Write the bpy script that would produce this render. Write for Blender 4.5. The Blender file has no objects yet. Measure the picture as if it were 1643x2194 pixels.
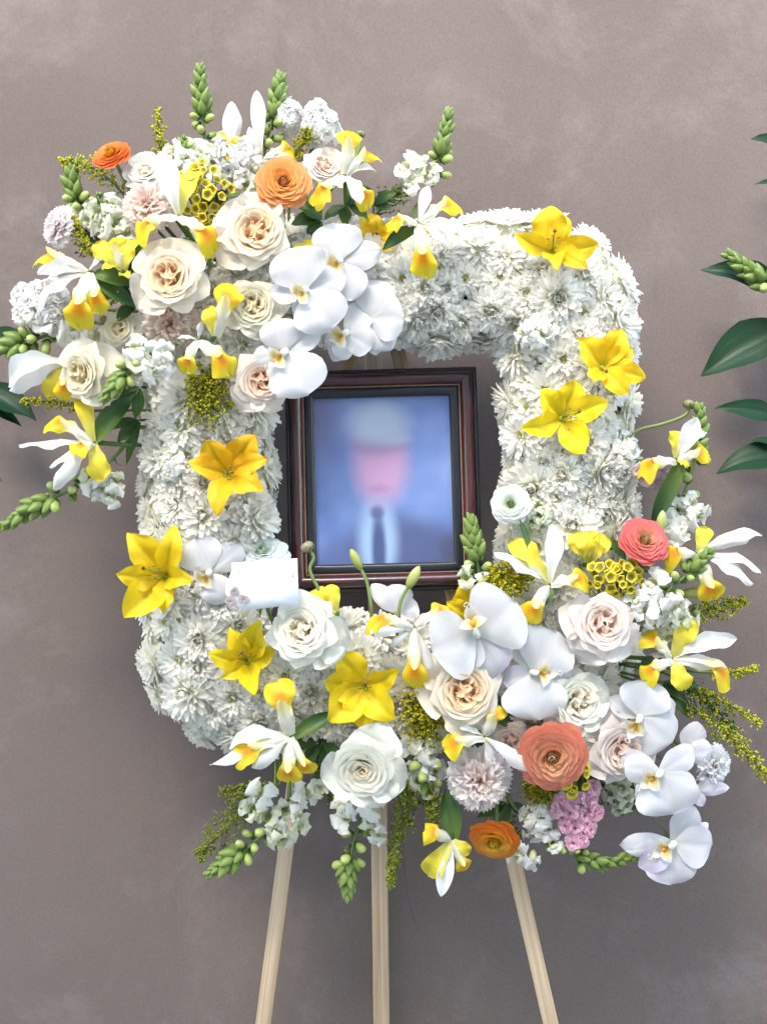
import bpy, math, random
import numpy as np
from mathutils import Matrix, Vector

# ------------------------------------------------------------------ camera, sky, sun, exposure
SC = bpy.context.scene
COL = SC.collection
S = 1.0 / 1500.0            # metres per photo pixel in the plane of the wreath
D = 1.9                     # camera to wreath plane
Z0 = 1.27                   # height of the lens above the ground
cam_d = bpy.data.cameras.new('camera'); cam = bpy.data.objects.new('camera', cam_d); COL.objects.link(cam)
cam.location = (0, -D, Z0); cam.rotation_euler = (math.pi / 2, 0, 0)
cam_d.sensor_fit = 'VERTICAL'; cam_d.sensor_height = 36; cam_d.lens = 18 * D / (2194 * S / 2)
cam_d.clip_start = 0.05; cam_d.clip_end = 500
SC.camera = cam

SUN_EL, SUN_AZ = math.radians(48), math.radians(-22)    # azimuth measured from straight behind the camera
wd = bpy.data.worlds.new('World'); SC.world = wd; wd.use_nodes = True
nt = wd.node_tree; bg = nt.nodes['Background']
sky = nt.nodes.new('ShaderNodeTexSky'); sky.sky_type = 'NISHITA'; sky.sun_disc = False
sky.sun_elevation = SUN_EL; sky.sun_rotation = math.radians(180) + SUN_AZ
sky.air_density = 1.7; sky.dust_density = 0.4
nt.links.new(sky.outputs[0], bg.inputs[0]); bg.inputs[1].default_value = 0.14

sun_d = bpy.data.lights.new('sun', 'SUN'); sun_d.energy = 1.5; sun_d.angle = math.radians(28); sun_d.color = (1, .885, .74)
sun = bpy.data.objects.new('sun', sun_d); COL.objects.link(sun); sun.location = (-2, -3, 5)
sdir = Vector((math.sin(SUN_AZ) * math.cos(SUN_EL), -math.cos(SUN_AZ) * math.cos(SUN_EL), math.sin(SUN_EL)))
sun.rotation_euler = sdir.to_track_quat('Z', 'Y').to_euler()

SC.render.engine = 'CYCLES'
SC.cycles.use_denoising = True; SC.cycles.use_adaptive_sampling = True; SC.cycles.adaptive_threshold = .04
SC.cycles.max_bounces = 9; SC.cycles.diffuse_bounces = 8; SC.cycles.transmission_bounces = 4; SC.cycles.transparent_max_bounces = 8
SC.view_settings.view_transform = 'Standard'; SC.view_settings.look = 'None'
SC.view_settings.exposure = 2.52; SC.view_settings.gamma = 1.0; SC.view_settings.use_curve_mapping = False

rnd = random.Random(7); nr = np.random.default_rng(7)
A = np.array

# ------------------------------------------------------------------ helpers
def lin(r, g, b):
    f = lambda c: (c / 255 / 12.92) if c / 255 < .04045 else ((c / 255 + .055) / 1.055) ** 2.4
    return A([f(r), f(g), f(b)])

def P(px, py, f=0.0):
    """photo position and distance f (in photo pixels) in front of the wreath plane -> world point"""
    y = -f * S; k = (D + y) / D
    return A([(px - 821.5) * S * k, y, Z0 + (1097 - py) * S * k])

class Geo:
    def __init__(s): s.v = []; s.f = []; s.c = []; s.ts = []; s.n = 0
    def grid(s, pts, col, ts=None, closed=False):
        nu, nv = pts.shape[:2]
        idx = np.arange(nu * nv).reshape(nu, nv) + s.n
        a, b, c, d = idx[:-1, :-1], idx[1:, :-1], idx[1:, 1:], idx[:-1, 1:]
        s.f.append(np.stack([a, b, c, d], -1).reshape(-1, 4))
        if closed:
            s.f.append(np.stack([idx[:-1, -1], idx[1:, -1], idx[1:, 0], idx[:-1, 0]], -1).reshape(-1, 4))
        s.v.append(pts.reshape(-1, 3)); s.c.append(np.broadcast_to(col, pts.shape).reshape(-1, 3))
        s.ts.append(np.zeros((nu * nv, 3)) if ts is None else ts.reshape(-1, 3)); s.n += nu * nv
    def raw(s, v, f, col):
        v = A(v, float); s.f.append(A(f, int) + s.n); s.v.append(v)
        s.c.append(np.broadcast_to(col, v.shape)); s.ts.append(nr.random((len(v), 3))); s.n += len(v)
    def tube(s, pts, rad, col, sides=7):
        pts = A(pts, float); n = len(pts); rad = np.broadcast_to(rad, (n,)); col = np.broadcast_to(col, (n, 3))
        tg = np.gradient(pts, axis=0); tg /= np.linalg.norm(tg, axis=1, keepdims=True) + 1e-9
        up = A([.3, -.8, .52]); out = []
        for i in range(n):
            a = np.cross(tg[i], up); a /= np.linalg.norm(a) + 1e-9; b = np.cross(tg[i], a)
            th = np.arange(sides) * 2 * math.pi / sides
            out.append(pts[i] + rad[i] * (np.cos(th)[:, None] * a + np.sin(th)[:, None] * b))
        g = np.stack(out); tip0 = np.repeat(pts[:1][None], sides, 1); tip1 = np.repeat(pts[-1:][None], sides, 1)
        g = np.concatenate([tip0, g, tip1]); c = np.concatenate([col[:1], col, col[-1:]])
        s.grid(g, c[:, None, :], closed=True)
    def mesh(s, name, smooth=True):
        v = np.concatenate(s.v); f = np.concatenate(s.f); c = np.concatenate(s.c); ts = np.concatenate(s.ts)
        m = bpy.data.meshes.new(name); m.vertices.add(len(v)); m.vertices.foreach_set('co', v.astype(np.float32).ravel())
        m.loops.add(f.size); m.loops.foreach_set('vertex_index', f.astype(np.int32).ravel())
        m.polygons.add(len(f)); m.polygons.foreach_set('loop_start', np.arange(0, f.size, f.shape[1], dtype=np.int32))
        m.update(calc_edges=True)
        if smooth: m.polygons.foreach_set('use_smooth', np.ones(len(f), bool))
        a = m.color_attributes.new('Col', 'FLOAT_COLOR', 'POINT')
        a.data.foreach_set('color', np.concatenate([c, np.ones((len(c), 1))], 1).astype(np.float32).ravel())
        b = m.attributes.new('ts', 'FLOAT_VECTOR', 'POINT'); b.data.foreach_set('vector', ts.astype(np.float32).ravel())
        return m
    def build(s, name, mat, parent=None, smooth=True, origin=None):
        if origin is not None: s.v = [x - origin for x in s.v]
        return link(name, s.mesh(name, smooth), mat, parent)

def link(name, mesh, mat=None, parent=None, mw=None):
    o = bpy.data.objects.new(name, mesh); COL.objects.link(o)
    if mat is not None and len(mesh.materials) == 0: mesh.materials.append(mat)
    if parent is not None: o.parent = parent
    if mw is not None: o.matrix_local = mw
    return o

def tag(o, label, cat, group=None, kind=None):
    if label: o['label'] = label
    if cat: o['category'] = cat
    if group: o['group'] = group
    if kind: o['kind'] = kind
    return o

def thing(name, label, cat, loc, group=None):
    o = bpy.data.objects.new(name, None); COL.objects.link(o); o.location = loc; o.empty_display_size = .01
    return tag(o, label, cat, group)

def structure(o): o['kind'] = 'structure'; return o

def unit(v): v = A(v, float); return v / (np.linalg.norm(v) + 1e-12)

def face_matrix(fdir, roll=0.0, scale=1.0):
    f = unit(fdir); up = A([0, 0, 1.0]) if abs(f[2]) < .95 else A([0, 1.0, 0])
    x = unit(np.cross(up, f)); y = np.cross(f, x); c, s_ = math.cos(roll), math.sin(roll)
    X = x * c + y * s_; Y = -x * s_ + y * c
    m = Matrix(((X[0], Y[0], f[0]), (X[1], Y[1], f[1]), (X[2], Y[2], f[2]))).to_4x4()
    return m @ Matrix.Scale(scale, 4)

def facing(ax, az): return A([math.tan(math.radians(ax)), -1.0, math.tan(math.radians(az))])

# ------------------------------------------------------------------ materials
def petal_mat(name, transl=.36, rough=.5, streak=.10, bump=.12, spec=.35, tint=(1, 1, 1)):
    m = bpy.data.materials.new(name); m.use_nodes = True; t = m.node_tree; N = t.nodes; Lk = t.links
    pr = N['Principled BSDF']; out = N['Material Output']
    col = N.new('ShaderNodeAttribute'); col.attribute_name = 'Col'
    ts = N.new('ShaderNodeAttribute'); ts.attribute_name = 'ts'
    mp = N.new('ShaderNodeMapping'); mp.inputs['Scale'].default_value = (2.0, 9.0, 1.0); Lk.new(ts.outputs['Vector'], mp.inputs['Vector'])
    no = N.new('ShaderNodeTexNoise'); no.inputs['Scale'].default_value = 1.6; no.inputs['Detail'].default_value = 4; Lk.new(mp.outputs[0], no.inputs['Vector'])
    mr = N.new('ShaderNodeMapRange'); mr.inputs['From Min'].default_value = .25; mr.inputs['From Max'].default_value = .75
    mr.inputs['To Min'].default_value = 1 - streak; mr.inputs['To Max'].default_value = 1.0; Lk.new(no.outputs['Fac'], mr.inputs['Value'])
    oi = N.new('ShaderNodeObjectInfo')
    mr2 = N.new('ShaderNodeMapRange'); mr2.inputs['To Min'].default_value = .94; mr2.inputs['To Max'].default_value = 1.0; Lk.new(oi.outputs['Random'], mr2.inputs['Value'])
    mu0 = N.new('ShaderNodeMath'); mu0.operation = 'MULTIPLY'; Lk.new(mr.outputs[0], mu0.inputs[0]); Lk.new(mr2.outputs[0], mu0.inputs[1])
    mx = N.new('ShaderNodeVectorMath'); mx.operation = 'SCALE'; Lk.new(col.outputs['Color'], mx.inputs[0]); Lk.new(mu0.outputs[0], mx.inputs['Scale'])
    Lk.new(mx.outputs[0], pr.inputs['Base Color'])
    pr.inputs['Roughness'].default_value = rough; pr.inputs['Specular IOR Level'].default_value = spec
    bp = N.new('ShaderNodeBump'); bp.inputs['Strength'].default_value = bump; bp.inputs['Distance'].default_value = .002
    Lk.new(no.outputs['Fac'], bp.inputs['Height']); Lk.new(bp.outputs[0], pr.inputs['Normal'])
    if transl > 0:
        tr = N.new('ShaderNodeBsdfTranslucent'); Lk.new(mx.outputs[0], tr.inputs['Color'])
        ms = N.new('ShaderNodeMixShader'); ms.inputs[0].default_value = transl
        Lk.new(pr.outputs[0], ms.inputs[1]); Lk.new(tr.outputs[0], ms.inputs[2]); Lk.new(ms.outputs[0], out.inputs['Surface'])
    return m

M = {}
M['petal'] = petal_mat('petal')
M['waxy'] = petal_mat('waxy_petal', .32, .5, .06, .12, .32)
M['mum'] = petal_mat('chrysanthemum_petal', .5, .55, .06, .05, .3)
M['leaf'] = petal_mat('leaf', .18, .42, .35, .25, .38)
M['dark_leaf'] = petal_mat('glossy_leaf', .06, .38, .3, .2, .2)
M['stem'] = petal_mat('stem', 0, .5, .3, .2, .4)
M['bud'] = petal_mat('bud', .12, .45, .2, .15, .4)
M['gold'] = petal_mat('goldenrod', .3, .6, .1, 0, .2)

def node_mat(name):
    m = bpy.data.materials.new(name); m.use_nodes = True
    return m, m.node_tree.nodes, m.node_tree.links, m.node_tree.nodes['Principled BSDF']

def plaster():
    m, N, L, pr = node_mat('limewashed_plaster')
    tc = N.new('ShaderNodeTexCoord')
    def noise(scale, detail, rough=.6, vec=None, dist=0):
        n = N.new('ShaderNodeTexNoise'); n.inputs['Scale'].default_value = scale; n.inputs['Detail'].default_value = detail
        n.inputs['Roughness'].default_value = rough; n.inputs['Distortion'].default_value = dist
        L.new(vec or tc.outputs['Object'], n.inputs['Vector']); return n
    def ramp(src, p0, p1, c0, c1):
        r = N.new('ShaderNodeValToRGB'); r.color_ramp.elements[0].position = p0; r.color_ramp.elements[1].position = p1
        r.color_ramp.elements[0].color = (*c0, 1); r.color_ramp.elements[1].color = (*c1, 1); L.new(src, r.inputs[0]); return r
    n1 = noise(1.5, 5, .58, dist=.2); n2 = noise(4.2, 9, .72, dist=.35); n3 = noise(240, 3, .6)
    mp = N.new('ShaderNodeMapping'); mp.inputs['Scale'].default_value = (7, 7, 2.0); mp.inputs['Rotation'].default_value = (0, .5, 0); L.new(tc.outputs['Object'], mp.inputs[0])
    n4 = noise(1.6, 8, .72, mp.outputs[0], .2)
    base = ramp(n1.outputs['Fac'], .32, .68, (0.1320, 0.1030, 0.0925), (0.1660, 0.1310, 0.1190))
    patch = ramp(n2.outputs['Fac'], .50, .68, (0, 0, 0), (1, 1, 1))
    mx = N.new('ShaderNodeMix'); mx.data_type = 'RGBA'; mx.inputs[7].default_value = (0.2100, 0.1720, 0.1630, 1); L.new(base.outputs[0], mx.inputs[6])
    k = N.new('ShaderNodeMath'); k.operation = 'MULTIPLY'; k.inputs[1].default_value = .75; L.new(patch.outputs[0], k.inputs[0]); L.new(k.outputs[0], mx.inputs[0])
    streak = ramp(n4.outputs['Fac'], .58, .74, (0, 0, 0), (1, 1, 1))
    mx2 = N.new('ShaderNodeMix'); mx2.data_type = 'RGBA'; mx2.inputs[7].default_value = (0.1068, 0.0875, 0.0878, 1); L.new(mx.outputs[2], mx2.inputs[6])
    k2 = N.new('ShaderNodeMath'); k2.operation = 'MULTIPLY'; k2.inputs[1].default_value = .40; L.new(streak.outputs[0], k2.inputs[0]); L.new(k2.outputs[0], mx2.inputs[0])
    gr = ramp(n3.outputs['Fac'], .3, .7, (.90, .90, .90), (1.06, 1.06, 1.06))
    mx3 = N.new('ShaderNodeMix'); mx3.data_type = 'RGBA'; mx3.blend_type = 'MULTIPLY'; mx3.inputs[0].default_value = 1
    L.new(mx2.outputs[2], mx3.inputs[6]); L.new(gr.outputs[0], mx3.inputs[7]); L.new(mx3.outputs[2], pr.inputs['Base Color'])
    pr.inputs['Roughness'].default_value = .78; pr.inputs['Specular IOR Level'].default_value = .25
    ad = N.new('ShaderNodeMath'); ad.operation = 'MULTIPLY_ADD'; ad.inputs[1].default_value = .12; L.new(n3.outputs['Fac'], ad.inputs[0]); L.new(n2.outputs['Fac'], ad.inputs[2])
    b = N.new('ShaderNodeBump'); b.inputs['Strength'].default_value = .35; b.inputs['Distance'].default_value = .006; L.new(ad.outputs[0], b.inputs['Height']); L.new(b.outputs[0], pr.inputs['Normal'])
    return m

def simple(name, col, rough=.6, var=.12, scale=20, bump=.2, spec=.4):
    m, N, L, pr = node_mat(name); tc = N.new('ShaderNodeTexCoord')
    n = N.new('ShaderNodeTexNoise'); n.inputs['Scale'].default_value = scale; n.inputs['Detail'].default_value = 6; L.new(tc.outputs['Object'], n.inputs['Vector'])
    r = N.new('ShaderNodeValToRGB'); c = A(col); r.color_ramp.elements[0].position = .3; r.color_ramp.elements[1].position = .7
    r.color_ramp.elements[0].color = (*(c * (1 - var)), 1); r.color_ramp.elements[1].color = (*np.minimum(c * (1 + var), 1), 1)
    L.new(n.outputs['Fac'], r.inputs[0]); L.new(r.outputs[0], pr.inputs['Base Color']); pr.inputs['Roughness'].default_value = rough; pr.inputs['Specular IOR Level'].default_value = spec
    b = N.new('ShaderNodeBump'); b.inputs['Strength'].default_value = bump; b.inputs['Distance'].default_value = .002; L.new(n.outputs['Fac'], b.inputs['Height']); L.new(b.outputs[0], pr.inputs['Normal'])
    return m

def wood(name, c0, c1, axis_scale, scale=1.0, rough=.6, spec=.3, coat=0.0):
    m, N, L, pr = node_mat(name); tc = N.new('ShaderNodeTexCoord')
    oi = N.new('ShaderNodeObjectInfo'); vm = N.new('ShaderNodeVectorMath'); vm.operation = 'MULTIPLY_ADD'; L.new(oi.outputs['Random'], vm.inputs[0]); vm.inputs[1].default_value = (3, 5, 7); L.new(tc.outputs['Object'], vm.inputs[2])
    mp = N.new('ShaderNodeMapping'); mp.inputs['Scale'].default_value = axis_scale; L.new(vm.outputs[0], mp.inputs[0])
    n = N.new('ShaderNodeTexNoise'); n.inputs['Scale'].default_value = scale; n.inputs['Detail'].default_value = 7; n.inputs['Distortion'].default_value = .5; L.new(mp.outputs[0], n.inputs['Vector'])
    r = N.new('ShaderNodeValToRGB'); r.color_ramp.elements[0].position = .36; r.color_ramp.elements[1].position = .62
    r.color_ramp.elements[0].color = (*c0, 1); r.color_ramp.elements[1].color = (*c1, 1); L.new(n.outputs['Fac'], r.inputs[0]); L.new(r.outputs[0], pr.inputs['Base Color'])
    pr.inputs['Roughness'].default_value = rough; pr.inputs['Specular IOR Level'].default_value = spec; pr.inputs['Coat Weight'].default_value = coat; pr.inputs['Coat Roughness'].default_value = .12
    b = N.new('ShaderNodeBump'); b.inputs['Strength'].default_value = .15; b.inputs['Distance'].default_value = .001; L.new(n.outputs['Fac'], b.inputs['Height']); L.new(b.outputs[0], pr.inputs['Normal'])
    return m

M['plaster'] = plaster()
M['pine'] = wood('pine', (.44, .31, .19), (.62, .47, .33), (160, 160, 3.0), 1.0, .6)
M['pine_h'] = wood('pine_crosspiece', (.44, .31, .19), (.62, .47, .33), (3, 160, 160), 1.0, .6)
M['mahogany_v'] = wood('mahogany_upright', (.012, .003, .005), (.060, .009, .012), (90, 90, 9), 1.0, .3, .5, .5)
M['mahogany_h'] = wood('mahogany_rail', (.012, .003, .005), (.060, .009, .012), (9, 90, 90), 1.0, .3, .5, .5)
M['black'] = simple('black_lacquer', (.008, .010, .016), .3, .2, 60, .05, .5)
M['gilt'] = simple('gilt_line', (.30, .16, .12), .4, .2, 200, .05)
M['bounce_wall'] = simple('pale_bounce_wall', (.66, .64, .62), .9, .06, 6, .3)  # kept pale so the added wall throws frontal fill onto the flowers
M['foam'] = simple('green_floral_foam', (.03, .06, .02), .9, .4, 90, .6)
M['paving'] = simple('concrete_paving', (.40, .38, .36), .8, .15, 9, .4)
M['card'] = simple('card_paper', (.74, .75, .78), .55, .02, 60, .05)
M['ink'] = simple('faded_ink', (.36, .34, .38), .6, .1, 100, 0)
M['ghost'] = simple('pale_ink', (.92, .92, .94), .6, .02, 100, 0)
M['motif'] = simple('mauve_relief', (.55, .45, .46), .5, .12, 200, .1)
M['wire'] = simple('dark_wire', (.06, .06, .09), .5, .1, 100, 0)

# ------------------------------------------------------------------ setting: wall and ground
WALL_Y = .145
g = Geo()
g.grid(A([[[x, WALL_Y, z] for x in (-4, 4)] for z in (-.05, 3.4)]), A([.3, .25, .23]))
structure(g.build('wall', M['plaster'], smooth=False))
g = Geo()
g.grid(A([[[x, y, 0] for y in (WALL_Y, -60)] for x in (-40, 40)]), A([.2, .2, .2]))
structure(g.build('ground', M['paving'], smooth=False))

# unseen wall added behind the camera, sized to darken the foot of the plaster
g = Geo(); OY, OH = -3.6, 5.3
for y in (OY, OY - .3): g.grid(A([[[x, y, z] for x in (-5, 5)] for z in (0, OH)]), A([.3, .25, .23]))
g.grid(A([[[x, y, OH] for x in (-5, 5)] for y in (OY, OY - .3)]), A([.3, .25, .23]))
structure(g.build('added_shade_wall', M['bounce_wall'], smooth=False))

# ------------------------------------------------------------------ boxes
def box_between(geo, a, b, w, d, side=(1, 0, 0), col=(.5, .5, .5), bev=.0015):
    """square timber from a to b, w wide along side, d deep, with chamfered long edges"""
    a, b = A(a, float), A(b, float); ax = unit(b - a); sx = A(side, float); sx = unit(sx - ax * np.dot(sx, ax)); sy = np.cross(ax, sx)
    pr = [(-w/2+bev, -d/2), (w/2-bev, -d/2), (w/2, -d/2+bev), (w/2, d/2-bev), (w/2-bev, d/2), (-w/2+bev, d/2), (-w/2, d/2-bev), (-w/2, -d/2+bev)]
    ring = lambda p: A([p + sx * u + sy * v for u, v in pr])
    c0 = np.repeat(a[None], 8, 0); c1 = np.repeat(b[None], 8, 0)
    geo.grid(np.stack([c0, ring(a), ring(b), c1]), A(col), closed=True)

def solid(pts, name, mat, parent, origin, thick, nrm):
    """flat outline (closed fan-friendly polygon) extruded along nrm"""
    pts = A(pts, float); c = pts.mean(0); n = len(pts); off = A(nrm) * thick
    geo = Geo()
    loop = np.stack([np.repeat(c[None], n, 0), pts, pts + off, np.repeat((c + off)[None], n, 0)])
    geo.grid(loop, A([.8, .8, .8]), closed=True)
    return geo.build(name, mat, parent, smooth=False, origin=origin)

# ------------------------------------------------------------------ easel
top = P(798, 772, -85)
easel = thing('easel', 'pale pine tripod easel standing behind the flowers and holding the framed portrait', 'easel', (0, .05, 0))
eo = A([0, .05, 0])
def leg(p, q, w, d, name='leg'):
    p, q = A(p), A(q); k = (0 - p[2]) / (q[2] - p[2]); foot = p + (q - p) * k
    geo = Geo(); up = p - unit(q - p) * .05
    # keep the timber straight along its own axis so the grain follows it
    L = np.linalg.norm(foot - up); geo2 = Geo(); box_between(geo2, (0, 0, 0), (0, 0, -L), w, d, (1, 0, 0))
    o = geo2.build(name, M['pine'], easel, smooth=False)
    ax = unit(up - foot); X = unit(A([1, 0, 0]) - ax * ax[0]); Y = np.cross(ax, X)
    o.matrix_local = Matrix(((X[0], Y[0], ax[0], up[0] - eo[0]), (X[1], Y[1], ax[1], up[1] - eo[1]), (X[2], Y[2], ax[2], up[2] - eo[2]), (0, 0, 0, 1)))
leg(P(747, 790, -62), P(566, 2180, -20), .0215, .018)
leg(P(858, 780, -62), P(1176, 2180, -20), .0215, .018)
leg(P(800, 775, -100), P(817, 2180, -165), .024, .018)
geo = Geo(); box_between(geo, A([-.17, .012, P(0, 1405, 0)[2]]), A([.22, .012, P(0, 1399, 0)[2]]), .03, .05, (0, 0, 1)); geo.build('ledge', M['pine_h'], easel, smooth=False, origin=eo)

# ------------------------------------------------------------------ portrait in its frame
def portrait_mat():
    m, N, L, pr = node_mat('portrait_print'); tc = N.new('ShaderNodeTexCoord'); sp = N.new('ShaderNodeSeparateXYZ'); L.new(tc.outputs['Object'], sp.inputs[0])
    def mth(op, a, b=None, clamp=False):
        n = N.new('ShaderNodeMath'); n.operation = op; n.use_clamp = clamp
        for i, v in enumerate((a, b)):
            if v is None: continue
            if isinstance(v, (int, float)): n.inputs[i].default_value = v
            else: L.new(v, n.inputs[i])
        return n.outputs[0]
    X, Z = sp.outputs['X'], sp.outputs['Z']
    def blob(cx, cy, rx, ry, soft):
        dx = mth('DIVIDE', mth('SUBTRACT', X, (cx - 821) * S), rx * S); dz = mth('DIVIDE', mth('SUBTRACT', Z, (1029 - cy) * S), ry * S)
        d = mth('SQRT', mth('ADD', mth('MULTIPLY', dx, dx), mth('MULTIPLY', dz, dz)))
        r = N.new('ShaderNodeMapRange'); r.interpolation_type = 'SMOOTHSTEP'; r.inputs['From Min'].default_value = 1 + soft; r.inputs['From Max'].default_value = 1 - soft
        L.new(d, r.inputs['Value']); return r.outputs[0]
    n = N.new('ShaderNodeTexNoise'); n.inputs['Scale'].default_value = 16; n.inputs['Detail'].default_value = 1.5; L.new(tc.outputs['Object'], n.inputs['Vector'])
    r = N.new('ShaderNodeValToRGB'); r.color_ramp.elements[0].position = .3; r.color_ramp.elements[1].position = .75
    r.color_ramp.elements[0].color = (*lin(92, 118, 178), 1); r.color_ramp.elements[1].color = (*lin(124, 146, 198), 1); L.new(n.outputs['Fac'], r.inputs[0])
    cur = r.outputs[0]  # bluish sky reflection of the pane is mixed into the print colours
    def over(mask, col, k=1.0):
        nonlocal cur
        mx = N.new('ShaderNodeMix'); mx.data_type = 'RGBA'; mx.inputs[7].default_value = (*lin(*col), 1); L.new(cur, mx.inputs[6]); L.new(mth('MULTIPLY', mask, k), mx.inputs[0]); cur = mx.outputs[2]
    over(blob(690, 900, 40, 90, .9), (98, 98, 140), .8)
    over(blob(852, 1275, 170, 168, .2), (74, 86, 130))
    over(blob(725, 1270, 70, 110, .3), (84, 100, 152), .7)
    over(blob(806, 1160, 40, 90, .45), (150, 176, 212))
    over(blob(808, 1180, 15, 80, .5), (66, 80, 126))
    over(blob(806, 1098, 14, 14, .6), (74, 90, 140))
    over(blob(815, 990, 56, 84, .5), (188, 148, 184))
    over(blob(813, 1048, 20, 9, .9), (160, 114, 158), .5)
    over(blob(812, 950, 50, 20, .9), (128, 104, 152), .7)
    over(blob(814, 906, 58, 44, .6), (176, 188, 210))
    over(blob(850, 940, 28, 12, .8), (172, 182, 206), .6)
    over(blob(958, 1180, 22, 34, .5), (70, 68, 98), .7)
    L.new(cur, pr.inputs['Base Color']); pr.inputs['Roughness'].default_value = .35
    return m
M['portrait'] = portrait_mat()
def glass():
    m, N, L, pr = node_mat('picture_glass'); out = N['Material Output']
    t = N.new('ShaderNodeBsdfTransparent'); gl = N.new('ShaderNodeBsdfGlossy'); gl.inputs['Roughness'].default_value = .03
    fr = N.new('ShaderNodeFresnel'); fr.inputs['IOR'].default_value = 1.45; ms = N.new('ShaderNodeMixShader')
    L.new(fr.outputs[0], ms.inputs[0]); L.new(t.outputs[0], ms.inputs[1]); L.new(gl.outputs[0], ms.inputs[2]); L.new(ms.outputs[0], out.inputs['Surface'])
    return m
M['glass'] = glass()

fc = P(821, 1029, -10)
frame = thing('picture_frame', 'dark mahogany and black picture frame in the opening of the wreath', 'picture frame', fc)
frame.rotation_euler = (math.radians(-4), math.radians(-1.5), 0)
pw, ph = 149 * S, 182 * S          # half size of the print
def rail_loop(prof, name, mat_h, mat_v, parent=frame):
    """prof: (outset from the print edge, depth towards camera) cross-section; four mitred rails"""
    for k in range(4):
        geo = Geo(); rows = []
        for (o, dd) in prof:
            x, z = pw + o, ph + o
            c = [(-x, z), (x, z), (x, -z), (-x, -z)]; a, b = c[k], c[(k + 1) % 4]
            n = 9; rows.append([[a[0] + (b[0] - a[0]) * i / n, -dd, a[1] + (b[1] - a[1]) * i / n] for i in range(n + 1)])
        geo.grid(A(rows), A([.1, .1, .1])); o = geo.build(name, mat_h if k % 2 == 0 else mat_v, parent, smooth=False)
px = S
rail_loop([(-3*px, .004), (-3*px, .011), (2*px, .013), (13*px, .0135), (17*px, .012), (17.5*px, .004)], 'inner_moulding', M['black'], M['black'])
rail_loop([(17.6*px, .006), (17.6*px, .0145), (19.6*px, .0145), (19.6*px, .006)], 'gilt_line', M['gilt'], M['gilt'])
rail_loop([(19.7*px, .004), (19.7*px, .014), (23*px, .019), (32*px, .0235), (41*px, .022), (47*px, .017), (47*px, .004)], 'mahogany_rail', M['mahogany_h'], M['mahogany_v'])
rail_loop([(47.1*px, .002), (47.1*px, .0135), (52*px, .0145), (56*px, .0125), (57.5*px, .006), (57.5*px, -.012), (0, -.012)], 'outer_moulding', M['black'], M['black'])
geo = Geo(); geo.grid(A([[[x, -.003, z] for x in (-pw, pw)] for z in (-ph, ph)]), A([.5, .5, .5])); geo.build('portrait', M['portrait'], frame, smooth=False)['label'] = 'blurred portrait print of a person in a pale cap, dark suit and tie'
geo = Geo(); geo.grid(A([[[x, -.0055, z] for x in (-pw, pw)] for z in (-ph, ph)]), A([.5, .5, .5])); geo.build('glass_pane', M['glass'], frame, smooth=False)

# ------------------------------------------------------------------ wreath path and foam base
def wreath_path(n=400):
    x0, x1, y0, y1, r = 443, 1216, 604, 1466, 72
    segs = [((x0 + r, y0), (x1 - r, y0)), ('a', x1 - r, y0 + r, -90), ((x1, y0 + r), (x1, y1 - r)), ('a', x1 - r, y1 - r, 0),
            ((x1 - r, y1), (x0 + r, y1)), ('a', x0 + r, y1 - r, 90), ((x0, y1 - r), (x0, y0 + r)), ('a', x0 + r, y0 + r, 180)]
    pts = []
    for s_ in segs:
        if s_[0] == 'a':
            for a in np.linspace(0, 90, 24)[:-1]:
                th = math.radians(s_[3] + a); pts.append((s_[1] + r * math.cos(th), s_[2] + r * math.sin(th)))
        else:
            (ax, ay), (bx, by) = s_
            for k in np.linspace(0, 1, 40)[:-1]: pts.append((ax + (bx - ax) * k, ay + (by - ay) * k))
    pts = A(pts); dd = np.r_[0, np.cumsum(np.linalg.norm(np.diff(np.r_[pts, pts[:1]], axis=0), axis=1))]
    pp = np.r_[pts, pts[:1]]; q = np.linspace(0, dd[-1], n, endpoint=False)
    return np.stack([np.interp(q, dd, pp[:, 0]), np.interp(q, dd, pp[:, 1])], 1), dd[-1]
PATH, PLEN = wreath_path()
TAN = np.roll(PATH, -1, 0) - np.roll(PATH, 1, 0); TAN /= np.linalg.norm(TAN, axis=1, keepdims=True)
NOR = np.stack([TAN[:, 1], -TAN[:, 0]], 1)     # outward in photo coordinates (y down)
geo = Geo(); ring = []
for i in range(0, 400, 4):
    row = []
    for th in np.linspace(0, 2 * math.pi, 14, endpoint=False):
        q = PATH[i] + NOR[i] * 92 * math.cos(th); row.append(P(q[0], q[1], 10 + 62 * math.sin(th)))
    ring.append(row)
ring = A(ring); ring = np.concatenate([ring, ring[:1]])
geo.grid(ring, A([.03, .06, .02]), closed=True)
tag(geo.build('wreath_base', M['foam']), 'rounded rectangular green foam ring packed under all the wreath flowers', 'wreath base')
def nearest_base(px_, py_):
    i = np.argmin(((PATH - A([px_, py_])) ** 2).sum(1)); return P(PATH[i][0], PATH[i][1], 25)

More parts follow.
